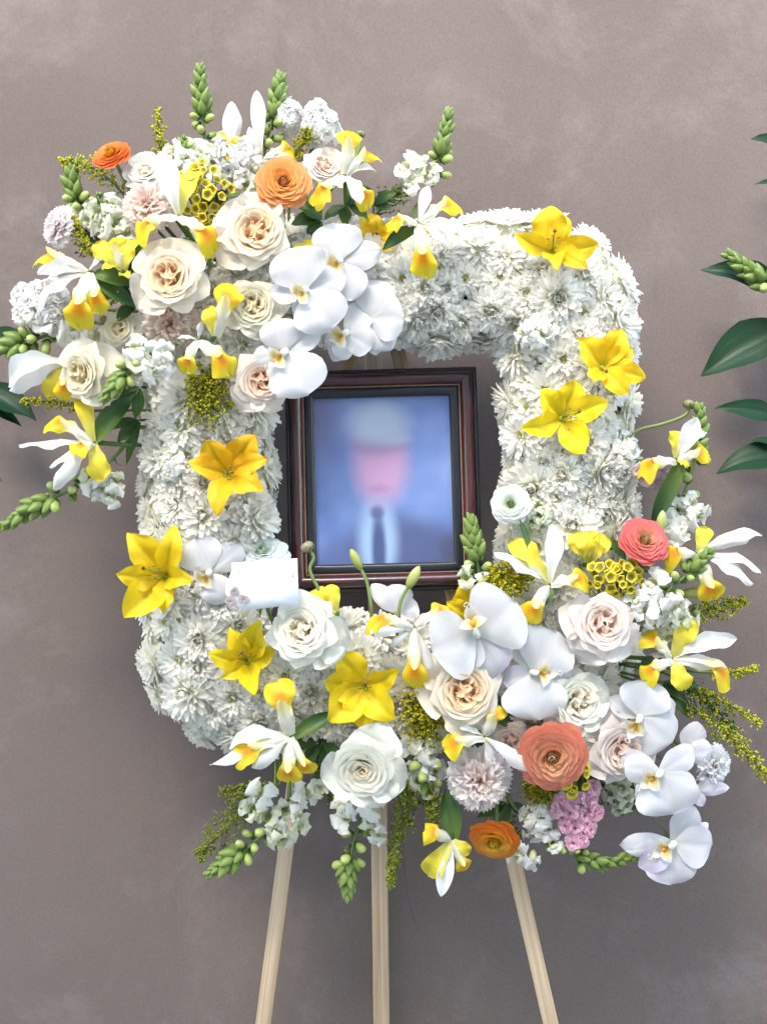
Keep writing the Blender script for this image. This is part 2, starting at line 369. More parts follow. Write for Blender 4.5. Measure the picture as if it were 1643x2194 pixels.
# ------------------------------------------------------------------ petal surfaces
def interp(ctrl):
    c = A(ctrl, float)
    def f(t):
        # smooth (cosine eased) interpolation
        i = np.clip(np.searchsorted(c[:, 0], t, side='right') - 1, 0, len(c) - 2)
        k = np.clip((t - c[i, 0]) / (c[i + 1, 0] - c[i, 0]), 0, 1)
        return c[i, 1] + (c[i + 1, 1] - c[i, 1]) * k
    return f
PROF = dict(
    lance=interp([(0, .22), (.12, .42), (.3, .82), (.48, 1), (.65, .94), (.8, .7), (.91, .42), (.97, .2), (1, .03)]),
    broad=interp([(0, .10), (.06, .22), (.14, .50), (.28, .83), (.45, 1), (.62, 1), (.77, .88), (.88, .66), (.95, .44), (1, .05)]),
    sepal=interp([(0, .25), (.15, .55), (.35, .92), (.5, 1), (.68, .92), (.83, .68), (.94, .36), (1, .04)]),
    stand=interp([(0, .2), (.15, .34), (.32, .62), (.52, .97), (.66, 1), (.78, .84), (.88, .58), (.95, .34), (1, .05)]),
    fall=interp([(0, .35), (.2, .46), (.42, .5), (.54, .48), (.64, .78), (.76, 1), (.87, .95), (.95, .62), (1, .12)]),
    yfall=interp([(0, .25), (.2, .45), (.45, .75), (.7, 1), (.86, .9), (.95, .58), (1, .1)]),
    blade=interp([(0, .5), (.15, .75), (.4, 1), (.65, .9), (.85, .5), (1, .03)]),
    leaf=interp([(0, .06), (.1, .4), (.28, .85), (.45, 1), (.62, .9), (.8, .55), (.93, .2), (1, .02)]),
    guard=interp([(0, .55), (.15, .8), (.35, 1), (.52, .95), (.68, .76), (.82, .50), (.92, .26), (1, .03)]),
    round_=interp([(0, .3), (.2, .6), (.45, .95), (.65, 1), (.82, .88), (.94, .55), (1, .08)]),
)
def tpetal(geo, B, T, N, W, prof='lance', arch=.08, curl=.0, cup=.2, ruf=.0, rfreq=2.5, col=(.8, .8, .8), nu=12, nv=7, rib=.0, twist=0, wav=.0, jag=0, notch=0):
    B, T = A(B, float), A(T, float); X = T - B; L = np.linalg.norm(X); X = X / L
    N = A(N, float); N = unit(N - X * np.dot(N, X)); Y = np.cross(N, X)
    u = np.linspace(0, 1, nu); t = (.5 * (1 - np.cos(math.pi * u)) * .6 + u * .4)[:, None]; s_ = np.linspace(-1, 1, nv)[None, :]
    w = W * PROF[prof](t); ph = rnd.uniform(0, 6.28)
    k = np.clip((t - .55) / .45, 0, 1)
    x = L * t - L * curl * .35 * k ** 2 + 0 * s_
    z = L * arch * 4 * t * (1 - t) - L * curl * k ** 2 + cup * w * s_ ** 2 - rib * W * np.exp(-(s_ / .16) ** 2) * np.sin(math.pi * t)
    z = z + ruf * W * np.abs(s_) ** 2 * np.sin(rfreq * 6.28 * t + ph + np.where(s_ > 0, 1.3, 0)) * np.clip(t * 2, 0, 1) + wav * L * np.sin(3.1 * t * 2 + ph) * t * s_
    y = w * s_ * (1 - .12 * abs(cup) * s_ ** 2)
    y = y + W * .07 * np.sin(2.2 * 6.28 * t * .5 + ph) * t
    if notch: x = x - L * notch * np.exp(-(s_ / .25) ** 2) * t ** 8
    if jag: x = x + L * jag * nr.normal(size=(1, nv)) * t ** 6
    if twist:
        a = twist * t; y, z = y * np.cos(a) - z * np.sin(a) * .6, z + y * np.sin(a)
    pts = B + x[..., None] * X + y[..., None] * Y + z[..., None] * N
    c = col(t, s_ + 0 * t) if callable(col) else np.broadcast_to(A(col), pts.shape)
    seed = rnd.random() * 50
    ts = np.stack([np.broadcast_to(t, x.shape), np.broadcast_to(s_, x.shape), np.full(x.shape, seed)], -1)
    geo.grid(pts, c, ts)
    return pts

def mix(a, b, k): return A(a) * (1 - k[..., None]) + A(b) * k[..., None]
def sstep(a, b, x): k = np.clip((x - a) / (b - a), 0, 1); return k * k * (3 - 2 * k)
def cgrad(c0, c1, p0=.0, p1=1.0): return lambda t, s: mix(c0, c1, sstep(p0, p1, t + 0 * s))

WHITE = A([.88, .87, .83]); WHITE_COOL = A([.88, .87, .85]); CREAM = A([.82, .78, .66]); PALEY = A([.84, .78, .32]); YEL = A([.86, .70, .035]); ORANGE = A([.90, .32, .004])
LILYY = A([.85, .62, .014]); GREEN = A([.075, .15, .022]); DKGREEN = A([.030, .085, .022]); LTGREEN = A([.24, .33, .07])
TOCAM = A([0, -1.0, 0])

def stem_to_base(o, c, px_, py_, rad=3.0, col=GREEN, name='stem'):
    b = nearest_base(px_, py_); c = A(c); mid = (b + c) / 2 + A([0, 0, -.004])
    if np.linalg.norm(b - c) < .015: b = c + A([0, .02, 0]); mid = (b + c) / 2
    g_ = Geo(); g_.tube([c + A([0, .004, 0]), mid, b], rad * S, col); g_.build(name, M['stem'], o, origin=c)

# ---- lily
def lily(label, cx, cy, f, tips, wid=27, name='yellow_lily', pistil=(0, -12), stamens=True, group='yellow lilies in the wreath', lift=38, hue=LILYY):
    c = P(cx, cy, f); o = thing(name, label, 'lily', c, group)
    hue = hue * A([rnd.uniform(.95, 1.02), rnd.uniform(.88, 1.06), 1])
    for i, tp in enumerate(tips):
        tx, ty = tp[:2]; ff = tp[2] if len(tp) > 2 else lift; ww = wid * (tp[3] if len(tp) > 3 else (1.0 if i % 2 else .88))
        d2 = unit(A([tx - cx, 0, cy - ty])); B = P(cx, cy, f - 14) + d2 * 3 * S; T = P(tx, ty, f + ff)
        Nn = TOCAM * 1.0 - d2 * .35
        g_ = Geo()
        def colf(t, s, hue=hue):
            base = mix(A([.50, .46, .02]), hue, sstep(.02, .32, t + 0 * s))
            k = np.exp(-(s / .10) ** 2) * (1 - sstep(.5, .9, t)) * .6
            return mix(base[0, 0] * 0 + hue, A([.62, .50, .02]), k) * .5 + base * .5
        tpetal(g_, B, T, Nn, ww * S, 'lance', arch=rnd.uniform(-.02, .10), curl=rnd.uniform(.12, .28), cup=rnd.uniform(.05, .6), ruf=.20, rfreq=2.1, col=colf, rib=.22, nu=17, nv=11, twist=rnd.uniform(-.55, .55))
        g_.build('petal', M['waxy'], o, origin=c)
    g_ = Geo(); pe = P(cx + pistil[0], cy + pistil[1], f + 34); pb = P(cx, cy, f - 12)
    g_.tube([pb, (pb + pe) / 2 + A([0, 0, .002]), pe], [1.6 * S, 1.5 * S, 1.7 * S], A([.42, .48, .06])); g_.tube([pe, pe + A([0, -.003, .001])], [4.0 * S, 3.2 * S], A([.25, .10, .02])); g_.build('pistil', M['bud'], o, origin=c)
    if stamens:
        for k in range(6):
            a = k * 1.047 + .4; e = P(cx + 13 * math.cos(a) + pistil[0] * .5, cy + 13 * math.sin(a) + pistil[1] * .5, f + 22)
            g_ = Geo(); g_.tube([pb, (pb + e) / 2, e], 1.0 * S, A([.55, .52, .05])); g_.tube([e - A([.0025, 0, 0]), e, e + A([.0025, -.0005, .0006])], [.6 * S, 1.7 * S, .6 * S], A([.34, .16, .02]), 5); g_.build('stamen', M['bud'], o, origin=c)
    g_ = Geo(); g_.tube([P(cx, cy, f - 30), P(cx, cy, f - 16), P(cx, cy, f - 9)], [4 * S, 7 * S, 6 * S], A([.35, .42, .04])); g_.build('throat', M['bud'], o, origin=c)
    stem_to_base(o, P(cx, cy, f - 28), cx, cy) if False else None
    g_ = Geo(); b = nearest_base(cx, cy); g_.tube([P(cx, cy, f - 26), (P(cx, cy, f - 26) + b) / 2, b], 3.4 * S, GREEN); g_.build('stem', M['stem'], o, origin=c)
    return o

# ---- orchid
def orchid(label, cx, cy, f, petals, lip=None, lav=0.0, group='white moth orchids in the wreath', name='moth_orchid', tilt=(0, 0)):
    c = P(cx, cy, f); o = thing(name, label, 'orchid', c, group)
    for p in petals:
        kind, tx, ty = p[:3]; ff = p[3] if len(p) > 3 else 8; ww = p[4] if len(p) > 4 else 1.0; lv = p[5] if len(p) > 5 else lav
        d2 = unit(A([tx - cx, 0, cy - ty])); L = math.hypot(tx - cx, ty - cy)
        off = 1.5 if kind == 'b' else -3.5
        B = P(cx, cy, f + off) + d2 * 2 * S; T = P(tx, ty, f + ff + off)
        W = (.56 * L if kind == 'b' else .33 * L) * ww * S
        def colf(t, s, lv=lv):
            edge = mix(A([.715, .705, .72]), A([.60, .48, .72]), lv * sstep(.3, 1, np.abs(s) * .5 + t * .6))
            k = np.exp(-(t / .16) ** 2) * .5 + 0 * s
            vein = .085 * np.cos(s * 17 + .8 * np.sin(3 * t)) ** 10 * np.sin(math.pi * np.clip(t * 1.05, 0, 1)) * (1 - .5 * t)
            return mix(edge, A([.64, .66, .46]), k * .6) - vein[..., None]
        g_ = Geo()
        tpetal(g_, B, T, TOCAM + d2 * .15, W, 'broad' if kind == 'b' else 'sepal', arch=rnd.uniform(.03, .09), curl=rnd.uniform(.03, .16), cup=rnd.uniform(-.25, .15), ruf=.085, rfreq=1.5, col=colf, nu=18, nv=13, rib=.07, wav=.035)
        g_.build('petal', M['waxy'], o, origin=c)
    if lip:
        lx, ly = lip; d2 = unit(A([lx - cx, 0, cy - ly])); s2 = A([d2[2], 0, -d2[0]]); q = P(cx, cy, f)
        L = max(math.hypot(lx - cx, ly - cy), 20) * S
        lipn = bpy.data.objects.new('lip', None); COL.objects.link(lipn); lipn.parent = o
        ycol = lambda t, s: mix(A([.82, .80, .76]), A([.80, .56, .02]), 1.2 * np.exp(-((np.abs(s) - .45) / .35) ** 2) * np.exp(-((t - .45) / .28) ** 2))
        for sg in (-1, 1):
            g_ = Geo(); B = q + d2 * L * .25 + A([0, -.004, 0]); T = B + s2 * sg * 25 * S + d2 * L * .4 + A([0, -20 * S, 0])
            tpetal(g_, B, T, TOCAM * .3 - s2 * sg + d2 * .3, 15 * S, 'round_', arch=.12, curl=.15, cup=.5, col=ycol, nu=8, nv=6); g_.build('side_lobe', M['waxy'], lipn, origin=c)
        g_ = Geo(); B = q + d2 * L * .3 + A([0, -.003, 0]); T = q + d2 * L * 1.35 + A([0, -17 * S, 0])
        tpetal(g_, B, T, TOCAM - d2 * .3, 13 * S, 'sepal', arch=-.12, curl=-.1, cup=.4, col=lambda t, s: mix(A([.80, .55, .03]), WHITE, sstep(.35, .75, t + 0 * s)), nu=9, nv=6); g_.build('mid_lobe', M['waxy'], lipn, origin=c)
        g_ = Geo(); th = np.linspace(0, 6.28, 9)[:-1]
        g_.tube([q + d2 * L * .45 + A([0, -.006, 0]), q + d2 * L * .55 + A([0, -.0095, 0]), q + d2 * L * .7 + A([0, -.0105, 0])], [3.5 * S, 4.2 * S, 2.2 * S], A([.80, .42, .02])); g_.build('callus', M['bud'], lipn, origin=c)
        for sg in (-1, 1):
            g_ = Geo(); e = q + d2 * L * 1.35 + A([0, -17 * S, 0])
            pts = [e + s2 * sg * (6 * S * math.sin(k * 1.1)) + d2 * (k * 3.2 * S) + A([0, -2.2 * S * k * (1 - k / 4), 0]) for k in range(4)]
            g_.tube(pts, [1.1 * S, 1.0 * S, .8 * S, .5 * S], WHITE, 5); g_.build('tendril', M['waxy'], lipn, origin=c)
        g_ = Geo(); g_.tube([q + A([0, .001, 0]), q - d2 * 1.5 * S + A([0, -.005, 0]), q + d2 * L * .15 + A([0, -.0105, 0]), q + d2 * L * .32 + A([0, -.012, 0])], [6 * S, 6.6 * S, 6.8 * S, 4.2 * S], WHITE, 10); g_.build('column', M['waxy'], o, origin=c)
    b = nearest_base(cx, cy); g_ = Geo(); a = P(cx, cy, f - 6); m_ = (a * .6 + b * .4) + A([0, .01, .004]); g_.tube([a, m_, b], 2.2 * S, A([.16, .22, .08])); g_.build('stem', M['stem'], o, origin=c)
    return o

# ---- iris: 'w' white standard, 'f' fall with white haft and yellow blade, 'y' all-yellow petal, 'l' green leaf from a to b
def iris(label, cx, cy, f, petals, leaves=(), group='white and yellow irises in the wreath', name='iris', cat='iris', stem=True):
    c = P(cx, cy, f); o = thing(name, label, cat, c, group)
    for p in petals:
        kind, tx, ty = p[:3]; ff = p[3] if len(p) > 3 else 15; ww = p[4] if len(p) > 4 else 1.0
        d2 = unit(A([tx - cx, 0, cy - ty])); B = P(cx, cy, f) + d2 * 2 * S; T = P(tx, ty, f + ff); L = np.linalg.norm(T - B)
        upish = A([0, -.75, .65]) if abs(d2[2]) < .8 else A([0, -1, .15])
        g_ = Geo()
        if kind == 'w':
            colf = lambda t, s: mix(mix(A([.80, .78, .52]), WHITE_COOL, sstep(.0, .3, t + 0 * s)), A([.84, .86, .88]), (sstep(.6, 1, t + 0 * s)) * .5)
            tpetal(g_, B, T, upish, (min(.155 * L, 19 * S) + 1.5 * S) * ww, 'stand', arch=rnd.uniform(.05, .16), curl=rnd.uniform(-.08, .18), cup=rnd.choice([-1, 1]) * rnd.uniform(.35, .85), ruf=.28, rfreq=2.4, col=colf, nu=14, nv=8, rib=.10, twist=rnd.uniform(-.7, .7))
            g_.build('standard', M['petal'], o, origin=c)
        elif kind == 'f':
            def colf(t, s):
                k = sstep(.42, .62, t + 0 * s + .06 * np.abs(s)); b_ = mix(A([.82, .80, .66]), YEL, k)
                og = np.exp(-(s / .5) ** 2) * np.exp(-((t - .70) / .14) ** 2) * 1.25
                return mix(b_, ORANGE, np.clip(og * 1.1, 0, 1))
            tpetal(g_, B, T, upish, min(.27 * L + 6 * S, 30 * S) * ww, 'fall', arch=.14, curl=rnd.uniform(.14, .34), cup=rnd.uniform(-.75, -.2), ruf=.30, rfreq=2.6, col=colf, nu=18, nv=11, rib=.06, notch=.06, twist=rnd.uniform(-.4, .4))
            fall = g_.build('fall', M['petal'], o, origin=c)
            g_ = Geo(); T2 = B + (T - B) * .66 + upish * .10 * L
            tpetal(g_, B + TOCAM * .002, T2, upish, 13 * S * ww, 'round_', arch=.14, curl=-.22, cup=-.75, ruf=.2, rfreq=2.2, col=cgrad(A([.82, .80, .70]), PALEY, .45, .95), nu=11, nv=8)
            g_.build('style_arm', M['petal'], fall, origin=c)
        elif kind == 'y':
            tpetal(g_, B, T, upish, min(.27 * L + 4 * S, 26 * S) * ww, 'yfall', arch=.10, curl=rnd.uniform(.05, .25), cup=rnd.uniform(-.4, .5), ruf=.34, rfreq=2.4, notch=.05, col=cgrad(A([.70, .66, .16]), YEL * A([1, 1.02, 1.6]), .05, .6), nu=13, nv=8, rib=.08, twist=rnd.uniform(-.6, .6))
            g_.build('petal', M['petal'], o, origin=c)
    for lf in leaves:
        ax, ay, bx, by, w = lf[:5]; fa = lf[5] if len(lf) > 5 else -4; fb = lf[6] if len(lf) > 6 else -22
        g_ = Geo(); tpetal(g_, P(ax, ay, f + fa), P(bx, by, f + fb), A([.2, -1, .4]), w * S, 'blade', arch=.05, cup=.55, col=cgrad(A([.13, .21, .035]), DKGREEN * 1.25, 0, .8), nu=12, nv=7, rib=-.05)
        g_.build('leaf', M['leaf'], o, origin=c)
    if stem:
        b = nearest_base(cx, cy); a = P(cx, cy, f - 2); g_ = Geo(); g_.tube([a, a * .75 + b * .25 + A([0, .006, -.003]), a * .4 + b * .6 + A([0, .008, -.003]), b], [5.5 * S, 4.6 * S, 4.2 * S, 4 * S], GREEN); g_.build('stem', M['stem'], o, origin=c)
    return o

# ---- cupped layered flowers (rose, ranunculus)
def cup_petal(geo, az, rb, rr, z0, zr, phi, curl, point, colf, u, nu=9, nv=11, cx=0, cy=0, inc=0.0, spiral=0.0, power=1.5, wob=.03):
    t = np.linspace(0, 1, nu)[:, None]; s_ = np.linspace(-1, 1, nv)[None, :]; ph = rnd.uniform(0, 6.28)
    te = t * (1 - .22 * np.abs(s_) ** 2.6)
    k = np.clip((te - .68) / .32, 0, 1)
    r = rb + (rr - rb) * te ** power + curl * k ** 2 + point * np.exp(-(s_ / .22) ** 2) * t ** 5 + spiral * s_ * te - inc * k ** 2
    r = r + wob * np.sin(3.3 * s_ + ph) * te ** 2 + wob * .5 * np.sin(9 * s_ + ph * 2) * te ** 4
    z = z0 + zr * (1 - (1 - te) ** 1.7) - curl * .9 * k ** 2 + wob * .7 * np.sin(4.1 * s_ + ph * 1.7) * te ** 2
    a = az + s_ * phi * (.35 + .65 * np.sin(np.clip(t * 1.35, 0, 1) * math.pi / 2))
    pts = np.stack([cx + r * np.cos(a), cy + r * np.sin(a), z + 0 * a], -1)
    sd = rnd.random() * 50
    geo.grid(pts, colf(t + 0 * s_, s_ + 0 * t, u), np.stack([t + 0 * s_, s_ + 0 * t, np.full(a.shape, sd)], -1))

ROSE = dict(peach=(A([.90, .81, .67]), A([.90, .70, .46]), A([.90, .55, .28])), white=(A([.90, .89, .80]), A([.90, .86, .73]), A([.88, .76, .56])),
            blush=(A([.90, .82, .76]), A([.90, .74, .64]), A([.88, .60, .48])), cream=(A([.90, .85, .70]), A([.88, .80, .56]), A([.86, .72, .42])),
            peachpink=(A([.90, .81, .73]), A([.90, .70, .54]), A([.88, .50, .30])))
def rose(label, cx, cy, R, f, ax, az_, scheme='peach', quarter=True, guards=3, gdir=None, name='garden_rose', group='garden roses in the wreath', n_out=30, deep=.62):
    c = P(cx, cy, f); o = thing(name, label, 'rose', c, group); c0, c1, c2 = ROSE[scheme]
    mw = face_matrix(facing(ax, az_), rnd.uniform(0, 6.28), R * S)
    def colf(t, s, u):
        body = mix(c2, c1, np.clip(u / .35 + 0 * t, 0, 1)) if u < .35 else mix(c1, c0, np.clip((u - .35) / .4 + 0 * t, 0, 1))
        return mix(body * A([.97, .95, .9]), np.minimum(body * 1.03, .93), sstep(.3, 1, t))
    def put(fn):
        g_ = Geo(); fn(g_); link('petal', g_.mesh('petal'), M['petal'], o, mw)
    if quarter:
        nq = 4
        for q in range(nq):
            qa = q * 6.28 / nq + rnd.uniform(-.35, .35); ro = rnd.uniform(.17, .24); ox, oy = ro * math.cos(qa), ro * math.sin(qa)
            for i in range(6):
                u = i / 18; z0 = deep * .55; put(lambda g_: cup_petal(g_, qa + math.pi + (i % 2) * rnd.uniform(2.2, 3.4) + rnd.uniform(-.5, .5), .02, .045 + .036 * i, z0, deep * (.36 + .035 * i) * rnd.uniform(.85, 1.08), 1.25 + .1 * (i % 3), .02, 0, colf, u, 7, 11, ox, oy, spiral=.05, power=.9, wob=.03))
    else:
        for i in range(11):
            u = i / 30; put(lambda g_: cup_petal(g_, i * 2.4, .015, .025 + .032 * i, deep * .35, deep * (.72 - .01 * i), 1.5, .012 + .004 * i, 0, colf, u, 8, 12, 0, 0, spiral=.035, power=.8))
    for i in range(n_out):
        k = i / (n_out - 1); u = .30 + .7 * k; late = max(0, (k - .62) / .38)
        rr = .34 + .46 * k ** .9; z0 = deep * .45 * (1 - k); zr = (deep * (1.02 - .14 * k ** 2) - z0) * rnd.uniform(.95, 1.05) - .24 * late ** 1.4
        put(lambda g_: cup_petal(g_, i * 2.399 + rnd.uniform(-.2, .2), .14 + .08 * k, rr, z0, zr, 1.10 - .36 * k, .02 + .12 * late ** 1.3, .02 + .13 * late, colf, u, 9, 11, spiral=.06, power=.72 + .5 * late, wob=.02 + .02 * late))
    for i in range(guards):
        aa = (gdir[i] if gdir and i < len(gdir) else rnd.uniform(0, 6.28))
        # guard petals flung wide, given as photo angles (degrees, counter-clockwise from right)
        th = math.radians(aa); d2 = A([math.cos(th), 0, math.sin(th)])
        B = c + d2 * .35 * R * S + A([0, -.15 * R * S, 0]); T = c + d2 * 1.20 * R * S + A([0, -.20 * R * S, 0]); g_ = Geo()
        tpetal(g_, B, T, TOCAM - d2 * .4, .66 * R * S, 'guard', arch=.14, curl=.20, cup=.35, ruf=.10, col=cgrad(c0 * .98, c0, 0, 1), nu=11, nv=10, wav=.05)
        g_.build('petal', M['petal'], o, origin=c)
    g_ = Geo(); b = nearest_base(cx, cy); fv = unit(facing(ax, az_)); a = c + fv * .02 * R * S
    g_.tube([a + fv * .05 * R * S, a - fv * .12 * R * S, a - fv * .25 * R * S, (a - fv * .25 * R * S) * .4 + b * .6, b], [.30 * R * S, .22 * R * S, 4 * S, 4 * S, 4 * S], A([.10, .17, .04])); g_.build('stem', M['stem'], o, origin=c)
    return o

def ranunculus(label, cx, cy, R, f, ax, az_, c_in, c_out, c_eye, stem_pts=None, group='ranunculus blooms in the wreath', name='ranunculus', flat=.55, eye=(.10, .14, .03)):
    c = P(cx, cy, f); o = thing(name, label, 'ranunculus', c, group); mw = face_matrix(facing(ax, az_), rnd.uniform(0, 6.28), R * S)
    c_in, c_out, c_eye = A(c_in), A(c_out), A(c_eye)
    def colf(t, s, u):
        b = mix(c_eye, c_in, np.clip(u * 3 + 0 * t, 0, 1)) if u < .33 else mix(c_in, c_out, np.clip((u - .33) / .5 + 0 * t, 0, 1))
        return mix(np.minimum(b * 1.08, .92), b * .62 + c_out * .30, sstep(.84, 1, t + .08 * np.sin(5 * s)) * .8)
    n = 92
    for i in range(n):
        k = i / (n - 1); rr = .07 + .89 * k ** .9; zr = flat * 1.15 * math.sqrt(max(0.02, 1 - (rr * .95) ** 2)) + .10
        g_ = Geo(); cup_petal(g_, i * 2.399, .04 + .05 * k, rr, 0, zr * rnd.uniform(.95, 1.04), 1.0 - .38 * k, .01 + .04 * k ** 4, .0, colf, k, 6, 9, inc=.05 * max(0, 1 - 3 * k), spiral=.04, power=.7 + .5 * min(1, k * 2), wob=.012 + .014 * k)
        link('petal', g_.mesh('petal'), M['petal'], o, mw)
    g_ = Geo(); th = np.linspace(0, 6.28, 12, endpoint=False); 
    rows = [A([[r * math.cos(a), r * math.sin(a), z] for a in th]) for r, z in ((.06, .40), (.06, flat + .10), (.045, flat + .17), (.005, flat + .19))]
    g_.grid(np.stack(rows), A(eye), closed=True); link('eye', g_.mesh('eye'), M['bud'], o, mw)
    fv = unit(facing(ax, az_)); b = nearest_base(cx, cy)
    pts = [c + fv * .08 * R * S, c - fv * .1 * R * S] + ([P(*q) for q in stem_pts] if stem_pts else [(c - fv * .1 * R * S) * .5 + b * .5 + A([0, .004, -.004]), b])
    g_ = Geo(); g_.tube(pts, [.16 * R * S] + [4.2 * S] * (len(pts) - 1), A([.16, .22, .06])); g_.build('stem', M['stem'], o, origin=c)
    return o

# ---- carnation
def carnation(label, cx, cy, R, f, ax, az_, c_in, c_out, group='carnations in the wreath', name='carnation'):
    c = P(cx, cy, f); o = thing(name, label, 'carnation', c, group); mw = face_matrix(facing(ax, az_), rnd.uniform(0, 6.28), R * S); c_in, c_out = A(c_in), A(c_out)
    def layer(n, L0, L1, e0, e1, k):
        g_ = Geo()
        for i in range(n):
            L = rnd.uniform(L0, L1); e = math.radians(rnd.uniform(e0, e1)); az = i * 6.283 / n + rnd.uniform(-.3, .3); nv = 17; nu = 7
            t = np.linspace(0, 1, nu)[:, None]; s_ = np.linspace(-1, 1, nv)[None, :]; ph = rnd.uniform(0, 6.28); span = rnd.uniform(.42, .62)
            jag = 1 + .045 * np.where(np.arange(nv) % 2 == 0, 1, -1)[None, :] * sstep(.8, 1, t)
            r = L * t * jag; lat = r * np.sin(s_ * span); rad = r * np.cos(s_ * span)
            zz = .10 * L * sstep(.35, 1, t) * np.sin(s_ * 5.5 + ph) + .05 * L * t * np.sin(s_ * 11 + ph * 2) - .18 * L * t ** 3
            x = rad * math.cos(e) - zz * math.sin(e); z = rad * math.sin(e) + zz * math.cos(e)
            X = x * math.cos(az) - lat * math.sin(az); Y = x * math.sin(az) + lat * math.cos(az)
            col = mix(c_in * .96, c_in * (1 - k) + c_out * k, sstep(.4, .95, t + 0 * s_)) ; col = mix(col, np.minimum(c_out * 1.03, .95), sstep(.9, 1, t + 0 * s_) * .8)
            g_.grid(np.stack([X, Y, z], -1), col, np.stack([t + 0 * s_, s_ + 0 * t, np.full(X.shape, rnd.random() * 40)], -1))
        return g_
    for nm, args in (('outer_petals', (13, .92, 1.05, 2, 18, 1.0)), ('middle_petals', (14, .78, .92, 22, 45, .7)), ('inner_petals', (13, .62, .76, 48, 68, .4)), ('centre_petals', (10, .48, .62, 66, 88, .1))):
        link(nm, layer(*args).mesh(nm), M['mum'], o, mw)
    fv = unit(facing(ax, az_)); b = nearest_base(cx, cy); g_ = Geo(); a = c + fv * .1 * R * S
    g_.tube([a, a - fv * .35 * R * S, a - fv * .5 * R * S, b], [.20 * R * S, .18 * R * S, 4 * S, 4 * S], A([.13, .20, .06])); g_.build('calyx', M['stem'], o, origin=c)
    return o

# ---- chrysanthemums
def mum_meshes(seed, kind):
    global rnd
    save = rnd; rnd = random.Random(seed)
    tip, mid, base = A([.97, .955, .905]), A([.96, .935, .80]), A([.86, .84, .50])
    if kind == 'open': rings = [(24, 1.0, 2, -22, .092), (24, .98, 15, 0, .092), (24, .93, 27, 14, .09), (22, .84, 38, 28, .088), (19, .70, 49, 46, .082), (15, .54, 60, 66, .075), (11, .38, 70, 86, .065), (7, .26, 78, 100, .055)]; split = 4
    elif kind == 'ball': rings = [(23, .95, -12, -26, .102), (23, .96, 4, -6, .102), (23, .94, 18, 14, .10), (22, .90, 32, 36, .098), (19, .80, 46, 60, .095), (16, .68, 58, 84, .09), (12, .56, 68, 106, .085), (8, .44, 78, 122, .08)]; split = 4
    else: rings = [(17, .98, 0, -16, .125), (16, .92, 18, 4, .125), (14, .78, 36, 24, .12), (12, .58, 50, 46, .11), (9, .36, 62, 80, .09)]; split = 3
    parts = []
    rings_in = rings[split:]
    for lay in (rings[:split], rings_in):
        g_ = Geo()
        for (n, L, e0, e1, W) in lay:
            off = rnd.uniform(0, 6)
            for i in range(n):
                l = L * rnd.uniform(.90, 1.04); w = W * 1.08 * rnd.uniform(.88, 1.12); az = off + i * 6.283 / n + rnd.uniform(-.13, .13); ea = e0 + rnd.uniform(-9, 9); eb = e1 + rnd.uniform(-16, 16)
                t = np.linspace(0, 1, 6); ang = np.radians(ea + (eb - ea) * t); dt = l / 5
                rr = .05 + np.r_[0, np.cumsum(np.cos(ang[1:]) * dt)]; zz = .18 + np.r_[0, np.cumsum(np.sin(ang[1:]) * dt)]
                wp = w * np.interp(t, [0, .3, .65, .85, .95, 1], [.5, .8, 1, .97, .80, .38]); s_ = A([-1, 0, 1.0])
                lat = wp[:, None] * s_; lift = (.55 * wp)[:, None] * (s_ ** 2); side = rnd.uniform(-.07, .07) * t[:, None] ** 2
                R_ = rr[:, None] - np.sin(ang)[:, None] * lift; Z_ = zz[:, None] + np.cos(ang)[:, None] * lift; Lt = lat + side
                X = R_ * math.cos(az) - Lt * math.sin(az); Y = R_ * math.sin(az) + Lt * math.cos(az)
                tt = t[:, None] + 0 * s_; col = mix(mix(base, mid, sstep(0, .35, tt)), tip, sstep(.3, .8, tt))
                g_.grid(np.stack([X, Y, Z_], -1), col, np.stack([tt, s_ + 0 * tt, np.full(tt.shape, rnd.random() * 30)], -1))
        if lay is rings_in:
            th = np.arange(12) * 2 * math.pi / 12  # pale dome added under the petals so shaded gaps between them look light
            g_.grid(np.stack([A([[r * math.cos(a), r * math.sin(a), z] for a in th]) for r, z in ((.82, -.15), (.75, .13), (.56, .32), (.27, .41), (.01, .43))]), A([.90, .89, .70]), closed=True)
        parts.append(g_.mesh('petals'))
    g_ = Geo()
    for i in range(26 if kind != 'ball' else 10):
        r = .16 * math.sqrt(i / 26); a = i * 2.4; h = .50 - r * .7; q = A([r * math.cos(a), r * math.sin(a), h]); g_.tube([A([q[0] * .7, q[1] * .7, .3]), q, q + A([0, 0, .05])], [.024, .034, .018], A([.62, .64, .18]), 5)
    parts.append(g_.mesh('centre')); rnd = save
    return parts
MUMS = [mum_meshes(s_, k) for s_, k in ((1, 'open'), (2, 'ball'), (3, 'open'), (4, 'ball'), (5, 'small'), (6, 'open'), (8, 'small'))]
for p in MUMS:
    for m_ in p: m_.materials.append(M['mum'])

